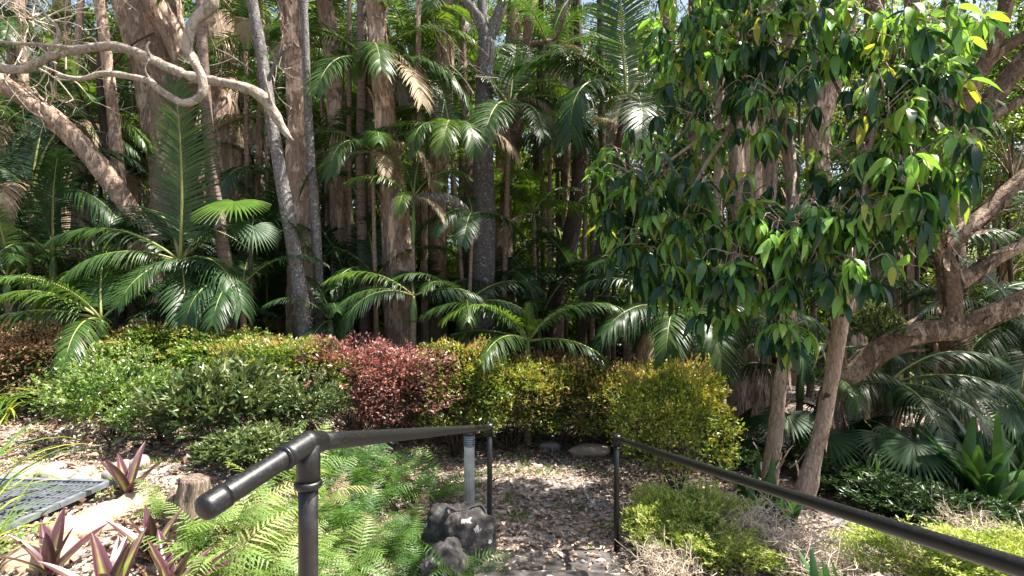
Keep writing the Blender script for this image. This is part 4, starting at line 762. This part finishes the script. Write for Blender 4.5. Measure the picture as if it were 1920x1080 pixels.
def flakes(bb, c, t, rr, n, rg, w=.035, l=.2):
    """peeling strips of bark standing off the trunk"""
    k = rg.integers(1, len(c) - 1, n); ang = rg.uniform(0, 6.28, n); tt = t[k]; a = nrm(np.cross(tt, [0.3, 1, .1])); b2 = np.cross(tt, a)
    out = a * np.cos(ang)[:, None] + b2 * np.sin(ang)[:, None]; pos = c[k] + out * (rr[k] * .99)[:, None] + tt * rg.uniform(-.1, .1, n)[:, None]
    sgn = np.where(rg.random(n) < .5, 1, -1)[:, None]
    T = (np.array([[-.5, 0, 0], [.5, 0, 0], [-.6, .35, .06], [.5, .35, .06], [-.4, .7, .2], [.45, .7, .22], [-.2, 1, .45], [.25, .95, .5]]), [np.array([[0, 1, 3, 2], [2, 3, 5, 4], [4, 5, 7, 6]])])
    ll = l * rg.uniform(.3, 1.2, n); sc = np.stack([w * rg.uniform(.4, 1.5, n), ll, ll * rg.uniform(.2, .75, n)], -1)
    scatter(bb, *T, pos, frames(tt * sgn + rg.normal(0, .12, (n, 3)), out), sc, np.full(n, .5), 0)
def trunk_mesh(pts, radii, mat, seed, seg=36, disp=.22, fl=60, dsc=(9, 9, 1.1), rname="trunk"):
    bb = Buf(); rg = np.random.default_rng(seed); L = sum(np.linalg.norm(np.diff(pts, axis=0), axis=1)); n = int(max(12, L * 13))
    c, t = tube(bb, pts, radii, seg=seg, n=n, disp=disp, dsc=dsc, seed=seed, oct=4)
    rr = np.interp(np.linspace(0, len(pts) - 1, n), np.arange(len(pts)), radii)
    if fl: flakes(bb, c, t, rr, int(fl * 2.2), rg, w=.05, l=.26)
    return bb.mesh(rname, M[mat])
def tree(name, label, cat, path, mat='paper', crown=None, branches=(), group=None, fl=60, disp=.24, crown_mat=None, seg=36, ext=None, dense=False):
    """path: list of (px, py, depth, width_px); the tree continues above the picture to its crown"""
    kw_ = .85 if mat.startswith('paper') else 1.0
    pts = [P(a, b_, c) for a, b_, c, w in path]; rad = [w * kw_ / 2000 * c for a, b_, c, w in path]
    x, y = pts[0][0], pts[0][1]; g = float(gz(x, y))
    if pts[0][2] > g: 
        pts.insert(0, np.array([x, y, g - .1])); rad.insert(0, rad[0] * 1.15)
    if ext:
        dd = nrm(pts[-1] - pts[-2]); dd = nrm(dd + [0, 0, .6]); pts.append(pts[-1] + dd * ext); rad.append(rad[-1] * .6)
    root = empty(name, (x, y, g), label, cat, group); o = np.array(root.location); L = [p - o for p in pts]
    link("trunk", trunk_mesh(L, rad, mat, abs(hash(label)) % 1 + len(label) * 7 + int(x * 10) % 50, seg=seg, fl=fl, disp=disp), root)
    for br in branches:
        q = [P(a, b_, c) - o for a, b_, c, w in br]; rr = [w / 2000 * c for a, b_, c, w in br]
        link("branch", trunk_mesh(q, rr, mat, len(q) * 13 + int(q[0][0] * 50) % 40 + 50, seg=16, fl=int(fl * .4), disp=disp, rname="branch"), root)
    if crown:
        k, s, off = crown; o2 = link("crown", (CLS if path[0][2] < 13 and not dense else CL)[k], root, loc=L[-1] + np.array(off), rot=(0, 0, random.uniform(0, 6)), sc=s)
        if crown_mat: o2.material_slots[0].link = 'OBJECT'; o2.material_slots[0].material = M[crown_mat]
    return root
tree("paperbark_tree", "paperbark leaning steeply left across the upper left corner", "tree", [(290, 520, 9.2, 46), (215, 350, 9, 42), (110, 230, 8.8, 38), (0, 150, 8.6, 36), (-120, 60, 8.4, 30)], crown=(0, .9, (0, 0, .5)), ext=2.5)
tree("paperbark_tree", "thick flaking paperbark leaning left behind the looping pale branch", "tree", [(345, 560, 10.6, 80), (330, 400, 10.8, 84), (305, 200, 11, 80), (265, 50, 11, 76), (225, -80, 11, 66)], crown=(1, 1.1, (0, 0, .8)), ext=4, fl=140,
     branches=[[(322, 300, 10.9, 40), (350, 130, 10.8, 44), (300, 20, 10.6, 38), (270, -60, 10.5, 34)]])
tree("paperbark_tree", "broad upright paperbark with the palm trunk in front of its foot", "tree", [(430, 560, 10.8, 84), (425, 330, 11, 74), (408, 120, 11, 68), (400, -60, 11, 62)], crown=(0, 1.2, (0, 0, .8)), ext=4, fl=160)
tree("paperbark_tree", "paperbark stem between the thick leaning one and the broad upright one", "tree", [(385, 560, 11.3, 50), (365, 330, 11.4, 40), (345, 120, 11.4, 36), (310, -60, 11.3, 32)], crown=(2, 1.0, (0, 0, .8)), ext=4)
tree("paperbark_tree", "paperbark with a dark hollow behind the leaning speckled trunk", "tree", [(575, 600, 8.6, 74), (570, 420, 8.6, 64), (562, 240, 8.6, 50), (548, 60, 8.6, 44), (530, -80, 8.6, 40)], crown=(1, 1.0, (0, 0, .8)), ext=4, fl=130)
tree("paperbark_tree", "pale paperbark stem rising beside the hollow one", "tree", [(640, 560, 9.6, 42), (635, 300, 9.6, 38), (622, 90, 9.6, 38), (600, -60, 9.6, 34)], crown=(0, 1.0, (0, 0, .8)), ext=4)
tree("paperbark_tree", "paperbark with fluted foot in the middle of the grove", "tree", [(748, 640, 8.7, 64), (742, 460, 8.7, 66), (728, 280, 8.7, 46), (712, 110, 8.7, 42), (700, -80, 8.7, 40)], crown=(1, 1.0, (0, 0, .8)), ext=4, fl=130)
tree("paperbark_tree", "grey paperbark behind the lime drooping frond", "tree", [(815, 560, 9.7, 44), (818, 380, 9.7, 40), (832, 120, 9.7, 42), (830, -60, 9.7, 40)], mat='paper_grey', crown=(2, 1.1, (0, 0, .8)), ext=4)
tree("forked_tree", "dark grey tree that forks into three near the top centre", "tree", [(905, 560, 9.3, 46), (908, 400, 9.4, 44), (906, 230, 9.5, 34), (912, 75, 9.5, 30)], mat='grey_bark', fl=0, disp=.08,
     branches=[[(912, 85, 9.5, 24), (900, 40, 9.4, 20), (868, -10, 9.2, 18), (850, -120, 9, 14)], [(912, 80, 9.5, 24), (930, 40, 9.5, 22), (948, -10, 9.5, 18), (985, -120, 9.5, 14)], [(910, 80, 9.5, 20), (905, 20, 9.6, 16), (898, -80, 9.7, 12)]], crown=(2, .9, (0, .3, 3.0)), crown_mat='canopy_bright')
tree("brown_tree", "brown curved-stemmed tree right of the forked grey tree", "tree", [(955, 560, 11, 24), (948, 380, 11, 22), (975, 220, 10.4, 22), (988, 90, 10, 20), (1000, -80, 10, 18)], mat='gnarl', fl=10, disp=.1, crown=(0, .8, (0, 0, 1)), ext=3, branches=[[(985, 85, 10, 12), (1040, 70, 9.8, 8), (1060, 20, 9.7, 6), (1080, -20, 9.6, 4)]])
tree("paperbark_tree", "grey-brown paperbark just right behind the fork", "tree", [(930, 560, 12.6, 34), (942, 300, 12.8, 32), (962, 60, 13, 34), (965, -60, 13, 30)], mat='paper_grey', crown=(1, 1.1, (0, 0, .8)), ext=4)
tree("dark_tree", "dark leaning trunk in deep shade left of the big-leaved tree", "tree", [(1040, 580, 10.2, 30), (1072, 440, 10.4, 32), (1088, 280, 10.5, 24), (1084, 60, 10.6, 18), (1080, -60, 10.6, 16)], mat='dark_bark', fl=0, crown=(2, 1, (0, 0, 1)), ext=4)
tree("paperbark_tree", "paperbark seen through the leaves left of the pink-barked trunks", "tree", [(1400, 620, 8.6, 60), (1405, 400, 8.6, 54), (1400, 200, 8.6, 40), (1390, -60, 8.6, 34)], mat='paper', crown=(0, 1, (0, 0, 1.2)), ext=4)
tree("paperbark_tree", "forking paperbark behind the middle of the big-leaved tree", "tree", [(1600, 640, 8.2, 50), (1540, 380, 8.2, 48), (1535, 240, 8.2, 46), (1550, 100, 8.2, 38), (1575, -60, 8.2, 30)], mat='paper', crown=(1, 1, (0, 0, 1.2)), ext=4, branches=[[(1538, 230, 8.2, 34), (1590, 60, 8.0, 24), (1610, -60, 8, 20)]])
tree("paperbark_tree", "paperbark stem at the upper right behind the leafy tree", "tree", [(1660, 600, 9.2, 40), (1650, 300, 9.2, 38), (1640, 60, 9.2, 34), (1640, -60, 9.2, 30)], mat='gnarl', crown=(2, 1, (0, 0, 1.2)), ext=4)
tree("many_limbed_tree", "brown tree at the right edge with limbs fanning up to the right", "tree", [(1790, 640, 9.5, 50), (1775, 380, 9.4, 46), (1785, 240, 9.3, 42)], mat='gnarl', fl=20, crown=(0, 1.0, (2.5, 0, 4.2)),
     branches=[[(1785, 250, 9.3, 36), (1830, 150, 9.2, 28), (1880, 40, 9, 24), (1900, -80, 9, 20)], [(1785, 240, 9.3, 30), (1850, 120, 9.2, 26), (1920, 70, 9, 22), (2000, 30, 9, 18)], [(1790, 300, 9.3, 34), (1850, 200, 9.2, 32), (1920, 110, 9, 28), (1990, 30, 9, 22)], [(1780, 260, 9.3, 30), (1768, 100, 9.5, 26), (1790, -80, 9.5, 20)], [(1780, 350, 9.3, 22), (1840, 240, 9.1, 18), (1930, 180, 8.9, 14)]])
tree("paperbark_tree", "paperbark standing outside the picture on the right, shading the palms", "tree", [(2230, 700, 8.6, 50), (2220, 300, 8.6, 44), (2190, -120, 8.6, 36)], crown=(2, 1.3, (-1.4, 0, .4)), ext=1.2, dense=True)  # unseen tree, added so that its dense crown shades the palms
tree("paperbark_tree", "second paperbark outside the picture on the right, farther back", "tree", [(2140, 640, 8.6, 50), (2110, 300, 8.5, 44), (2060, -120, 8.3, 36)], crown=(1, 1.35, (-.5, -.2, .6)), ext=1.5, dense=True)  # another unseen tree, added for shade over the lower right
tr = empty("unseen_shade_tree", (5.6, 3.4, float(gz(5.6, 3.4))), "unseen tree added right of the steps to shade the fern bank and path", "tree")  # unseen tree added to throw dappled shade on ferns and path
link("trunk", trunk_mesh([np.array(q) for q in [(0, 0, -.1), (0, .1, 2.5), (-.6, .6, 4.6), (-1.6, 1.2, 6.2)]], [.16, .13, .1, .06], 'paper_grey', 77, seg=16, fl=20), tr)
link("crown", leafcloud(31, 34, 80, 1.1, 1.4, .8, .09, M['canopy'], .36), tr, loc=(-2.3, 1.5, 6.7))
# slim foreground trunks
tree("leaning_palm_trunk_tree", "smooth brown leaning palm trunk rising behind the lime hedge", "palm", [(430, 560, 7.7, 25), (412, 420, 7.8, 22), (392, 260, 7.9, 19), (380, 80, 8, 17), (372, -100, 8, 16)], mat='palm_trunk', fl=0, disp=.02, ext=2)
tree("speckled_tree", "slim grey speckled trunk leaning left, bigger of the pair", "tree", [(575, 640, 7.6, 30), (553, 480, 7.6, 27), (518, 280, 7.7, 22), (490, 100, 7.8, 21), (465, -60, 7.9, 19)], mat='grey_bark', fl=0, disp=.06, ext=3, crown=(2, .8, (0, 0, 1)), branches=[[(500, 160, 7.75, 8), (520, 110, 7.7, 6), (545, 85, 7.6, 4)]])
tree("speckled_tree", "thinner grey trunk right of the leaning speckled one", "tree", [(602, 650, 7.9, 19), (594, 460, 7.9, 18), (580, 250, 8, 15), (572, 60, 8, 14), (566, -80, 8, 13)], mat='grey_bark', fl=0, disp=.06, ext=3)
tree("slender_tree", "thin dark-brown sapling stem left of the broad paperbark", "tree", [(225, 500, 9.6, 18), (205, 300, 9.8, 15), (188, 150, 9.9, 13), (195, -60, 10, 11)], mat='dark_bark', fl=0, ext=2, branches=[[(205, 290, 9.8, 8), (160, 200, 9.7, 6), (130, 130, 9.7, 4)], [(190, 150, 9.9, 8), (240, 90, 9.8, 5), (290, 60, 9.7, 3)]])

# looping pale branches, upper left
def limb(name, label, lst, mat='pale_branch', seg=18, disp=.2):
    root = empty(name, P(*lst[0][0][:3]), label, "branch"); o = np.array(root.location); 
    for i, br in enumerate(lst):
        q = [P(a, b_, c) - o for a, b_, c, w in br]; rr = [w * .88 / 2000 * c for a, b_, c, w in br]; bb = Buf(); L = sum(np.linalg.norm(np.diff(q, axis=0), axis=1))
        tube(bb, q, rr, seg=seg, n=int(max(8, L * 36)), disp=disp, dsc=(22, 22, 11), seed=i + len(label)); link("limb" if i == 0 else "twig", bb.mesh("limb", M[mat]), root)
    return root
limb("pale_branch", "grey-white branch hanging down from the top and hooking left in a loop", [[(400, -60, 6.6, 28), (398, 5, 6.6, 26), (365, 40, 6.6, 23), (350, 85, 6.6, 21), (362, 112, 6.6, 19), (380, 150, 6.6, 18), (375, 182, 6.6, 17), (340, 192, 6.6, 15), (295, 165, 6.6, 14), (275, 150, 6.65, 13), (200, 138, 6.7, 12), (150, 148, 6.7, 11), (108, 140, 6.75, 8)],
  [(150, 146, 6.7, 6), (120, 150, 6.7, 4), (98, 145, 6.7, 2)], [(282, 150, 6.65, 5), (272, 130, 6.6, 3), (280, 110, 6.6, 2)]])
limb("pale_branch", "long tan branch running across the upper left to a broken end", [[(-40, 120, 7.6, 22), (40, 130, 7.6, 18), (90, 108, 7.6, 17), (150, 92, 7.6, 17), (220, 88, 7.55, 18), (285, 112, 7.5, 19), (345, 140, 7.45, 20), (400, 152, 7.4, 20), (450, 162, 7.4, 21), (492, 182, 7.4, 23), (515, 215, 7.4, 22), (535, 248, 7.4, 15), (550, 264, 7.4, 4)],
  [(150, 92, 7.6, 9), (90, 85, 7.5, 8), (20, 80, 7.5, 7), (-40, 70, 7.5, 6)], [(285, 112, 7.5, 7), (275, 90, 7.4, 5), (280, 78, 7.4, 3)], [(90, 108, 7.6, 9), (110, 60, 7.6, 7), (80, 20, 7.6, 5), (60, -30, 7.6, 4)], [(515, 215, 7.4, 7), (500, 160, 7.3, 5), (495, 130, 7.3, 3)]])
def bare_twigs(name, label, px, py, d, n, size, seed, mat='twig', up=.2):
    rg = np.random.default_rng(seed); bb = Buf()
    def rec(p, dd, l, r, k):
        q = p + dd * l * .5 + rg.normal(0, .1, 3) * l; e = q + nrm(dd + rg.normal(0, .35, 3)) * l * .5; tube(bb, [p, q, e], [r, r * .8, r * .6], seg=5, n=6, cap=False)
        if k:
            for _ in range(2 if k > 1 else 3): rec(e if rg.random() < .6 else q, nrm(dd + rg.normal(0, .6, 3) + [0, 0, up * .3]), l * .68, r * .6, k - 1)
    for i in range(n): rec(rg.normal(0, .15, 3), nrm(rg.normal(size=3) + [0, 0, up]), size, size * .018, 3)
    return tag(link(name, bb.mesh(name, M[mat]), loc=P(px, py, d)), label, "twigs")
bare_twigs("bare_twigs", "tangle of bare twigs at the upper left behind the long tan branch", 90, 120, 8.6, 9, .8, 1)
bare_twigs("bare_twigs", "second tangle of bare twigs in the top left corner", 60, 30, 9.2, 9, .9, 2)
bare_twigs("bare_twigs", "bare pale twigs in front of the forked tree's trunk", 900, 170, 8.9, 5, .6, 3, 'pale_branch')
bare_twigs("bare_twigs", "bare pale twigs at the right edge among the gnarled limbs", 1895, 440, 5.6, 6, .45, 4, 'pale_branch', up=.8)
bare_twigs("bare_twigs", "bare twigs beside the leaning speckled trunk near the top", 500, 120, 7.9, 5, .5, 5)
bare_twigs("bare_twigs", "fine bare twigs under the leafy tree on the right", 1700, 460, 6.8, 6, .5, 6)

# gnarled tree on the right
root_lab = "gnarled brown tree on the right with a thick horizontal limb and upright forks"
tree("gnarled_tree", root_lab, "tree", [(1560, 745, 6.6, 45), (1610, 690, 6.4, 42), (1680, 640, 6.2, 47), (1740, 622, 6.1, 45), (1800, 618, 6.0, 42), (1850, 595, 5.9, 37), (1930, 560, 5.8, 35), (2020, 520, 5.7, 32)], mat='gnarl', fl=60, disp=.34, crown=(2, 1.0, (2.6, .3, 4.4)),
  branches=[[(1782, 630, 6.0, 42), (1784, 560, 6.0, 37), (1778, 500, 6.0, 37), (1768, 470, 6.0, 34), (1800, 440, 6.0, 32), (1850, 400, 6.0, 29), (1900, 350, 6.0, 29), (1960, 300, 6.0, 27)], [(1790, 530, 6.0, 34), (1820, 518, 5.95, 27), (1860, 490, 5.9, 22), (1930, 455, 5.85, 22), (2000, 430, 5.8, 20)],
            [(1800, 445, 6.0, 18), (1740, 440, 6.1, 12), (1700, 450, 6.1, 10), (1655, 468, 6.2, 7)], [(1770, 480, 6.0, 10), (1755, 450, 5.9, 7), (1745, 420, 5.9, 4)]])

# ------------------------------------------------------------------ the big-leaved tree(s)
def bigleaf_tree(name, label, trunk, lobes, seed, n_per=1.3):
    rg = np.random.default_rng(seed); pts = [P(a, b_, c) for a, b_, c, w in trunk]; rad = [w / 2000 * c for a, b_, c, w in trunk]; rad = [r_ * .78 for r_ in rad]; rad[0] *= 1.25
    x, y = pts[0][0], pts[0][1]; g = float(gz(x, y)); pts[0][2] = g - .08
    root = empty(name, (x, y, g), label, "tree"); o = np.array(root.location); L = [p - o for p in pts]
    link("trunk", trunk_mesh(L, rad, 'pink_bark', seed, seg=32, fl=25, disp=.2, dsc=(18, 18, 5)), root)
    bb = Buf(); tw = Buf(); lb = Buf(); top = L[-1]; leafT = [leaf_long(.16, .55), leaf_long(.18, .4), leaf_long(.15, .85)]
    P_, D_, U_, S_, T_ = [[] for _ in range(3)], [[] for _ in range(3)], [[] for _ in range(3)], [[] for _ in range(3)], [[] for _ in range(3)]
    for (cx, cy, d, rx, ry, rd, n) in lobes:
        C = P(cx, cy, d) - o; rx_, ry_ = rx / 1000 * d, ry / 1000 * d
        # main limb to the lobe
        at = L[-1] if len(L) < 3 else L[-1] * .7 + L[-2] * .3
        tw = Buf(); tube(tw, [at, (at + C) / 2 + [0, 0, -.1] + rg.normal(0, .12, 3), C], [.032, .022, .01], seg=8, n=14, disp=.1, dsc=(12, 12, 6))
        for i in range(int(n * n_per)):
            e = nrm(rg.normal(size=3)); rr = rg.uniform(.15, 1.1) ** .5; p = C + e * rr * np.array([rx_, rd, ry_])
            tube(tw, [C * .6 + p * .4 + rg.normal(0, .05, 3), C * .2 + p * .8 + [0, 0, .08], p], [.007, .005, .003], seg=4, n=6, cap=False)
            young = rg.random() < .62; nl = rg.integers(6, 11); a0 = rg.uniform(0, 6.28)
            for k in range(nl):
                az = a0 + k * 2.4; pitch = R(rg.uniform(-74, -12) if not (young and rg.random() < .3) else rg.uniform(-40, 20)); q = rg.integers(0, 3)
                dr = np.array([math.cos(az) * math.cos(pitch), math.sin(az) * math.cos(pitch), math.sin(pitch)])
                P_[q].append(p + dr * .025 + [0, 0, -.012 * k * rg.uniform(0, 1)]); D_[q].append(dr); U_[q].append(np.array([math.cos(az) * .7, math.sin(az) * .7, .8]) + rg.normal(0, .25, 3)); S_[q].append((rg.uniform(.12, .26)) * (1.0 if not young else rg.uniform(.6, 1.1)))
                T_[q].append(np.clip(rg.normal(.8, .1) if (young and k < nl * .75) else rg.normal(.32, .13), 0, 1) if rg.random() > .02 else 1)
        link('branch', tw.mesh('branch', M['pink_bark']), root)
    for q in range(3):
        scatter(bb, *leafT[q], np.array(P_[q]), frames(np.array(D_[q]), np.array(U_[q])), np.array(S_[q]), np.array(T_[q]))
    link("crown", bb.mesh("crown", M['bigleaf']), root)
    return root
lobesA = [(1215, 330, 5.6, 105, 95, .5, 42), (1240, 440, 5.5, 115, 80, .5, 36), (1180, 400, 5.8, 70, 70, .4, 14), (1330, 200, 5.6, 110, 100, .5, 30), (1300, 60, 5.6, 100, 90, .5, 36), (1390, 60, 5.4, 110, 90, .5, 36), (1450, 190, 5.0, 70, 90, .4, 18), (1360, 380, 5.2, 90, 70, .5, 24), (1400, 470, 4.9, 90, 70, .4, 20), (1480, 420, 4.7, 80, 80, .4, 22), (1420, 560, 4.8, 60, 60, .3, 9), (1480, 620, 4.6, 45, 60, .2, 9), (1360, 540, 5.0, 70, 60, .3, 12), (1260, 510, 5.4, 90, 60, .4, 18), (1330, -120, 5.8, 180, 120, .8, 40)]
lobesB = [(1530, 60, 5.2, 110, 80, .5, 34), (1680, 80, 4.8, 110, 80, .5, 34), (1660, 190, 4.6, 90, 70, .4, 18), (1740, 200, 4.7, 60, 110, .4, 20), (1600, 300, 4.9, 110, 60, .5, 22), (1690, 330, 4.5, 110, 80, .5, 30), (1590, 400, 4.6, 80, 60, .4, 16), (1520, 500, 4.6, 70, 70, .4, 14), (1640, 420, 4.4, 80, 50, .4, 12), (1600, 490, 4.3, 70, 40, .3, 8), (1780, 50, 5.0, 55, 70, .4, 13), (1770, 290, 4.4, 40, 50, .3, 6), (1600, -90, 5.4, 130, 70, .6, 16)]
bigleaf_tree("big_leaved_tree", "big-leaved tree on the left pink-barked trunk, its leafy skirt reaching left over the palms", [(1440, 905, 5.9, 32), (1462, 740, 5.8, 31), (1478, 600, 5.7, 30), (1490, 440, 5.6, 26), (1470, 250, 5.6, 20), (1440, 90, 5.6, 14)], lobesA, 5)
bigleaf_tree("big_leaved_tree", "big-leaved tree on the right pink-barked trunk, hanging large leaves at upper right", [(1500, 940, 5.45, 36), (1545, 780, 5.4, 34), (1578, 600, 5.3, 36), (1600, 460, 5.2, 34), (1640, 280, 5.1, 24), (1660, 90, 5.1, 14)], lobesB, 6)
shrub_l = None
place("leafy_sapling", SH['g'][0], 1640, 600, 6.0, "variegated leafy spray between the pink-barked trunk and gnarled limb", "plant", sc=(.35, .35, .5), z=CAMZ - .65)

# ------------------------------------------------------------------ background grove
marks = [(30, "at the left edge"), (150, "behind the leaning paperbark"), (300, "behind the thick flaking paperbark"), (430, "behind the broad upright paperbark"), (560, "behind the hollow paperbark"), (680, "behind the tall slender palm"), (790, "behind the slim young palm"), (905, "behind the forked grey tree"), (1010, "right of the forked grey tree"), (1090, "behind the dark leaning trunk"), (1250, "behind the left side of the big-leaved tree"), (1450, "behind the pink-barked trunks"), (1650, "behind the right side of the big-leaved tree"), (1800, "behind the many-limbed tree"), (1900, "at the right edge")]
used = {}
def where(px, what):
    m = min(marks, key=lambda q: abs(q[0] - px))[1]; k = (what, m); used[k] = used.get(k, 0) + 1; n = used[k]
    return ("", "second ", "third ", "fourth ", "fifth ", "sixth ", "seventh ", "eighth ", "ninth ")[min(n - 1, 8)] + what + " " + m
for px, py, d, m_, lab in [(600, 90, 10.2, 'frond', "palm crown high up between the speckled trunks and the slender palm"), (770, 110, 9.8, 'frond_lime', "fresh green palm crown high up left of the forked tree"), (830, 30, 10.6, 'frond', "palm crown at the top edge left of the forked tree"), (1030, 100, 10.2, 'frond', "palm crown high up right of the forked tree"), (640, 300, 9.9, 'frond', "mid-height palm crown right of the thinner grey trunk"), (735, 400, 10, 'frond', "mid-height palm crown before the fluted-foot paperbark's neighbour"), (1000, 400, 10, 'frond_lime', "fresh palm crown at mid height left of the dark leaning trunk"), (460, 60, 10.2, 'frond', "palm crown at the top behind the leaning speckled trunk"), (170, 230, 10.6, 'frond_lime', "fresh palm crown above the leaning paperbark"), (20, 60, 11, 'frond', "palm crown in the top left corner"), (520, 500, 9.6, 'frond', "low fresh palm beside the hollow paperbark's foot")]:
    palm(px, py, d, lab, 2.0, n=9, mat=m_, r=.045, trunk='thin_palm', group=None, bpx=px + 12, bd=d)
random.seed(21)
bgp = [(60, 12), (170, 13.5), (255, 12.2), (370, 13.5), (470, 12.5), (560, 13.2), (650, 12), (735, 13.8), (800, 11.6), (870, 13), (960, 12), (1030, 13.6), (1110, 12.6), (1190, 13.4), (1290, 11.5), (1400, 12.5), (1530, 11.8), (1660, 12.6), (1880, 13.5)]
for i, (px, d) in enumerate(bgp):
    palm(px + random.uniform(-15, 15), random.choice([120, 200, 260, 330, 410]) + random.uniform(-30, 30), d, where(px, "background palm"), random.uniform(2.0, 2.7), n=8, mat=random.choice(['frond', 'frond_dark', 'frond', 'frond_lime']), r=.06, trunk='palm_trunk', group="background palms", bpx=px + random.uniform(-20, 20), bd=d)
for i, (px, d) in enumerate([(40, 9.6), (150, 9.9), (270, 9.4), (385, 9.6), (500, 9.2), (590, 9.8), (660, 9.3), (820, 9.6), (930, 9.9), (1010, 9.2), (1090, 9.7), (1180, 9.0), (1330, 9.4), (1440, 9.0), (1560, 9.2)]):
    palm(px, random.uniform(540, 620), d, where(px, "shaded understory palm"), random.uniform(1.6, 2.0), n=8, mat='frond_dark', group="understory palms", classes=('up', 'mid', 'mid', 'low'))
for i, px in enumerate([20, 110, 240, 480, 650, 870, 1020, 1210, 1300, 1480, 1700]):
    d = random.uniform(13, 16.5); w = random.uniform(16, 34); dx = random.uniform(-60, 60)
    tree("background_tree", where(px, "slim trunk in the shade"), "tree", [(px, 600, d, w * 1.2), (px + dx * .3, 300, d, w), (px + dx, -40, d, w * .9)], mat=random.choice(['paper_grey', 'paper', 'dark_bark', 'gnarl']), fl=12, seg=14, crown=(i % 3, random.uniform(1.0, 1.3), (0, 0, .6)), ext=random.uniform(1.5, 3.5), group="background trees", crown_mat=random.choice(['canopy', 'canopy_bright']))
for i, (px, d, w, tilt, mt) in enumerate([(75, 10.4, 20, -40, 'paper'), (130, 10.8, 14, 25, 'pink_bark'), (250, 9.8, 26, -70, 'paper'), (478, 10.6, 16, 12, 'paper_grey'), (660, 9.2, 10, -6, 'thin_palm'), (684, 8.9, 19, -6, 'palm_trunk'), (796, 9.2, 14, -10, 'paper'), (884, 9.8, 14, -20, 'gnarl'), (1005, 10.6, 12, 10, 'dark_bark'), (1050, 11.2, 14, 30, 'gnarl'), (1135, 10.8, 16, -10, 'dark_bark'), (1345, 8.2, 16, 10, 'pink_bark'), (1385, 8.0, 30, -10, 'paper'), (1430, 9.0, 22, 20, 'paper')]):
    tree("slim_tree", where(px, "slim bare stem"), "tree", [(px, 600, d, w * 1.15), (px + tilt * .35 + random.uniform(-6, 6), 360, d, w), (px + tilt * .7 + random.uniform(-6, 6), 160, d, w * .9), (px + tilt, -60, d, w * .8)], mat=mt, fl=(20 if 'paper' in mt else 0), seg=14, disp=.1, ext=2.5, crown=(i % 3, .7, (0, 0, .5)) if i % 2 else None, group="slim stems in the grove")
for i, (px, d, py, sc_) in enumerate([(30, 12.4, 60, .75), (120, 11.6, 170, .7), (190, 12.8, 40, .8), (262, 12.2, 250, .6), (335, 13.2, 90, .8), (450, 12.3, 60, .65), (505, 11.8, 20, .6), (530, 13, 200, .7), (600, 12.2, 40, .6), (655, 13, 130, .7), (745, 12.4, 40, .65), (790, 13.2, 200, .7), (870, 12.6, 20, .6), (1020, 12.2, 50, .7), (1060, 13.4, 220, .8), (1150, 12.4, 40, .7), (1240, 12.6, 260, .8), (1500, 12, 180, .8), (1720, 12, 120, .7), (1800, 12.6, 330, .8), (1870, 12, 430, .8), (1900, 11.6, 250, .7), (1960, 12.5, 80, .9), (1700, 12.4, 430, .7)]):
    tree("understory_tree", where(px, "leafy sapling"), "tree", [(px, 600, d, 9), (px + random.uniform(-12, 12), (600 + py) / 2, d, 7), (px, py, d, 4)], mat='dark_bark', fl=0, seg=8, disp=.05, crown=(i % 3, sc_, (0, 0, 0)), group="leafy saplings in the grove", crown_mat=['canopy_bright', 'canopy', 'canopy_bright'][i % 3])
# far trees that close the view, some sky shows between their crowns
for i in range(56):
    px = -120 + i * 40 + random.uniform(-15, 15); d = random.uniform(18, 26); w = random.uniform(10, 18); py = [60, 330, 200, 440, 120][i % 5] + random.uniform(-30, 30)
    tree("far_tree", where(px, "far leafy tree"), "tree", [(px, 560, d, w), (px, py + 60, d, w * .8)], mat='paper_grey', fl=0, seg=8, crown=(i % 3, random.uniform(1.3, 1.9), (0, 0, .5)), group="far trees", crown_mat=random.choice(['canopy', 'canopy_bright', 'canopy_bright']))
# understory shrubs behind
SH['u'] = (leafcloud(9, 60, 110, 1.3, 1.2, 1.0, .1, M['canopy'], .4), SH['a'][1])
for i in range(46):
    px = -60 + i * 46 + random.uniform(-15, 15); d = random.uniform(14, 19)
    g = gpt(px, d); root = empty("understory_shrub", g, where(px, "leafy understory shrub"), "shrub", "understory shrubs"); s = random.uniform(1.1, 1.8)
    o_ = link("foliage", SH['u'][0], root, loc=(0, 0, 1.0 * s), rot=(0, 0, i), sc=s); o_.material_slots[0].link = 'OBJECT'; o_.material_slots[0].material = M[random.choice(['canopy', 'canopy_bright'])]

# the grove and hedge go on beyond both edges of the picture
random.seed(5)
for i, (px, d) in enumerate([(-150, 8.5), (-330, 9), (-520, 8), (-260, 12), (-650, 12), (-900, 10), (2150, 9.5), (2330, 10.5), (2600, 9), (-450, 14), (2500, 13)]):
    palm(px, random.uniform(250, 500), d, "palm of the grove beyond the %s edge of the picture" % ("left" if px < 0 else "right"), 2.2, n=7, mat='frond_dark', group="palms beyond the %s edge" % ("left" if px < 0 else "right"))
for i in range(20):
    px = -1500 + i * 70 if i < 12 else 2050 + (i - 12) * 130; d = random.uniform(14, 20); side = "left" if px < 0 else "right"
    tree("far_tree", "leafy tree far beyond the %s edge of the picture" % side, "tree", [(px, 560, d, 16), (px, [60, 330, 200][i % 3], d, 12)], mat='paper_grey', fl=0, seg=8, crown=(i % 3, 1.6, (0, 0, .3)), group="far trees beyond the %s edge" % side, crown_mat='canopy')
for i in range(5):
    shrub(-110 - i * 150, 7.2, 'ab'[i % 2], ['mixhedge', 'limehedge', 'olive'][i % 3], "hedge shrub beyond the left edge of the picture", (1.1, 1, 1), "hedge shrubs beyond the left edge")
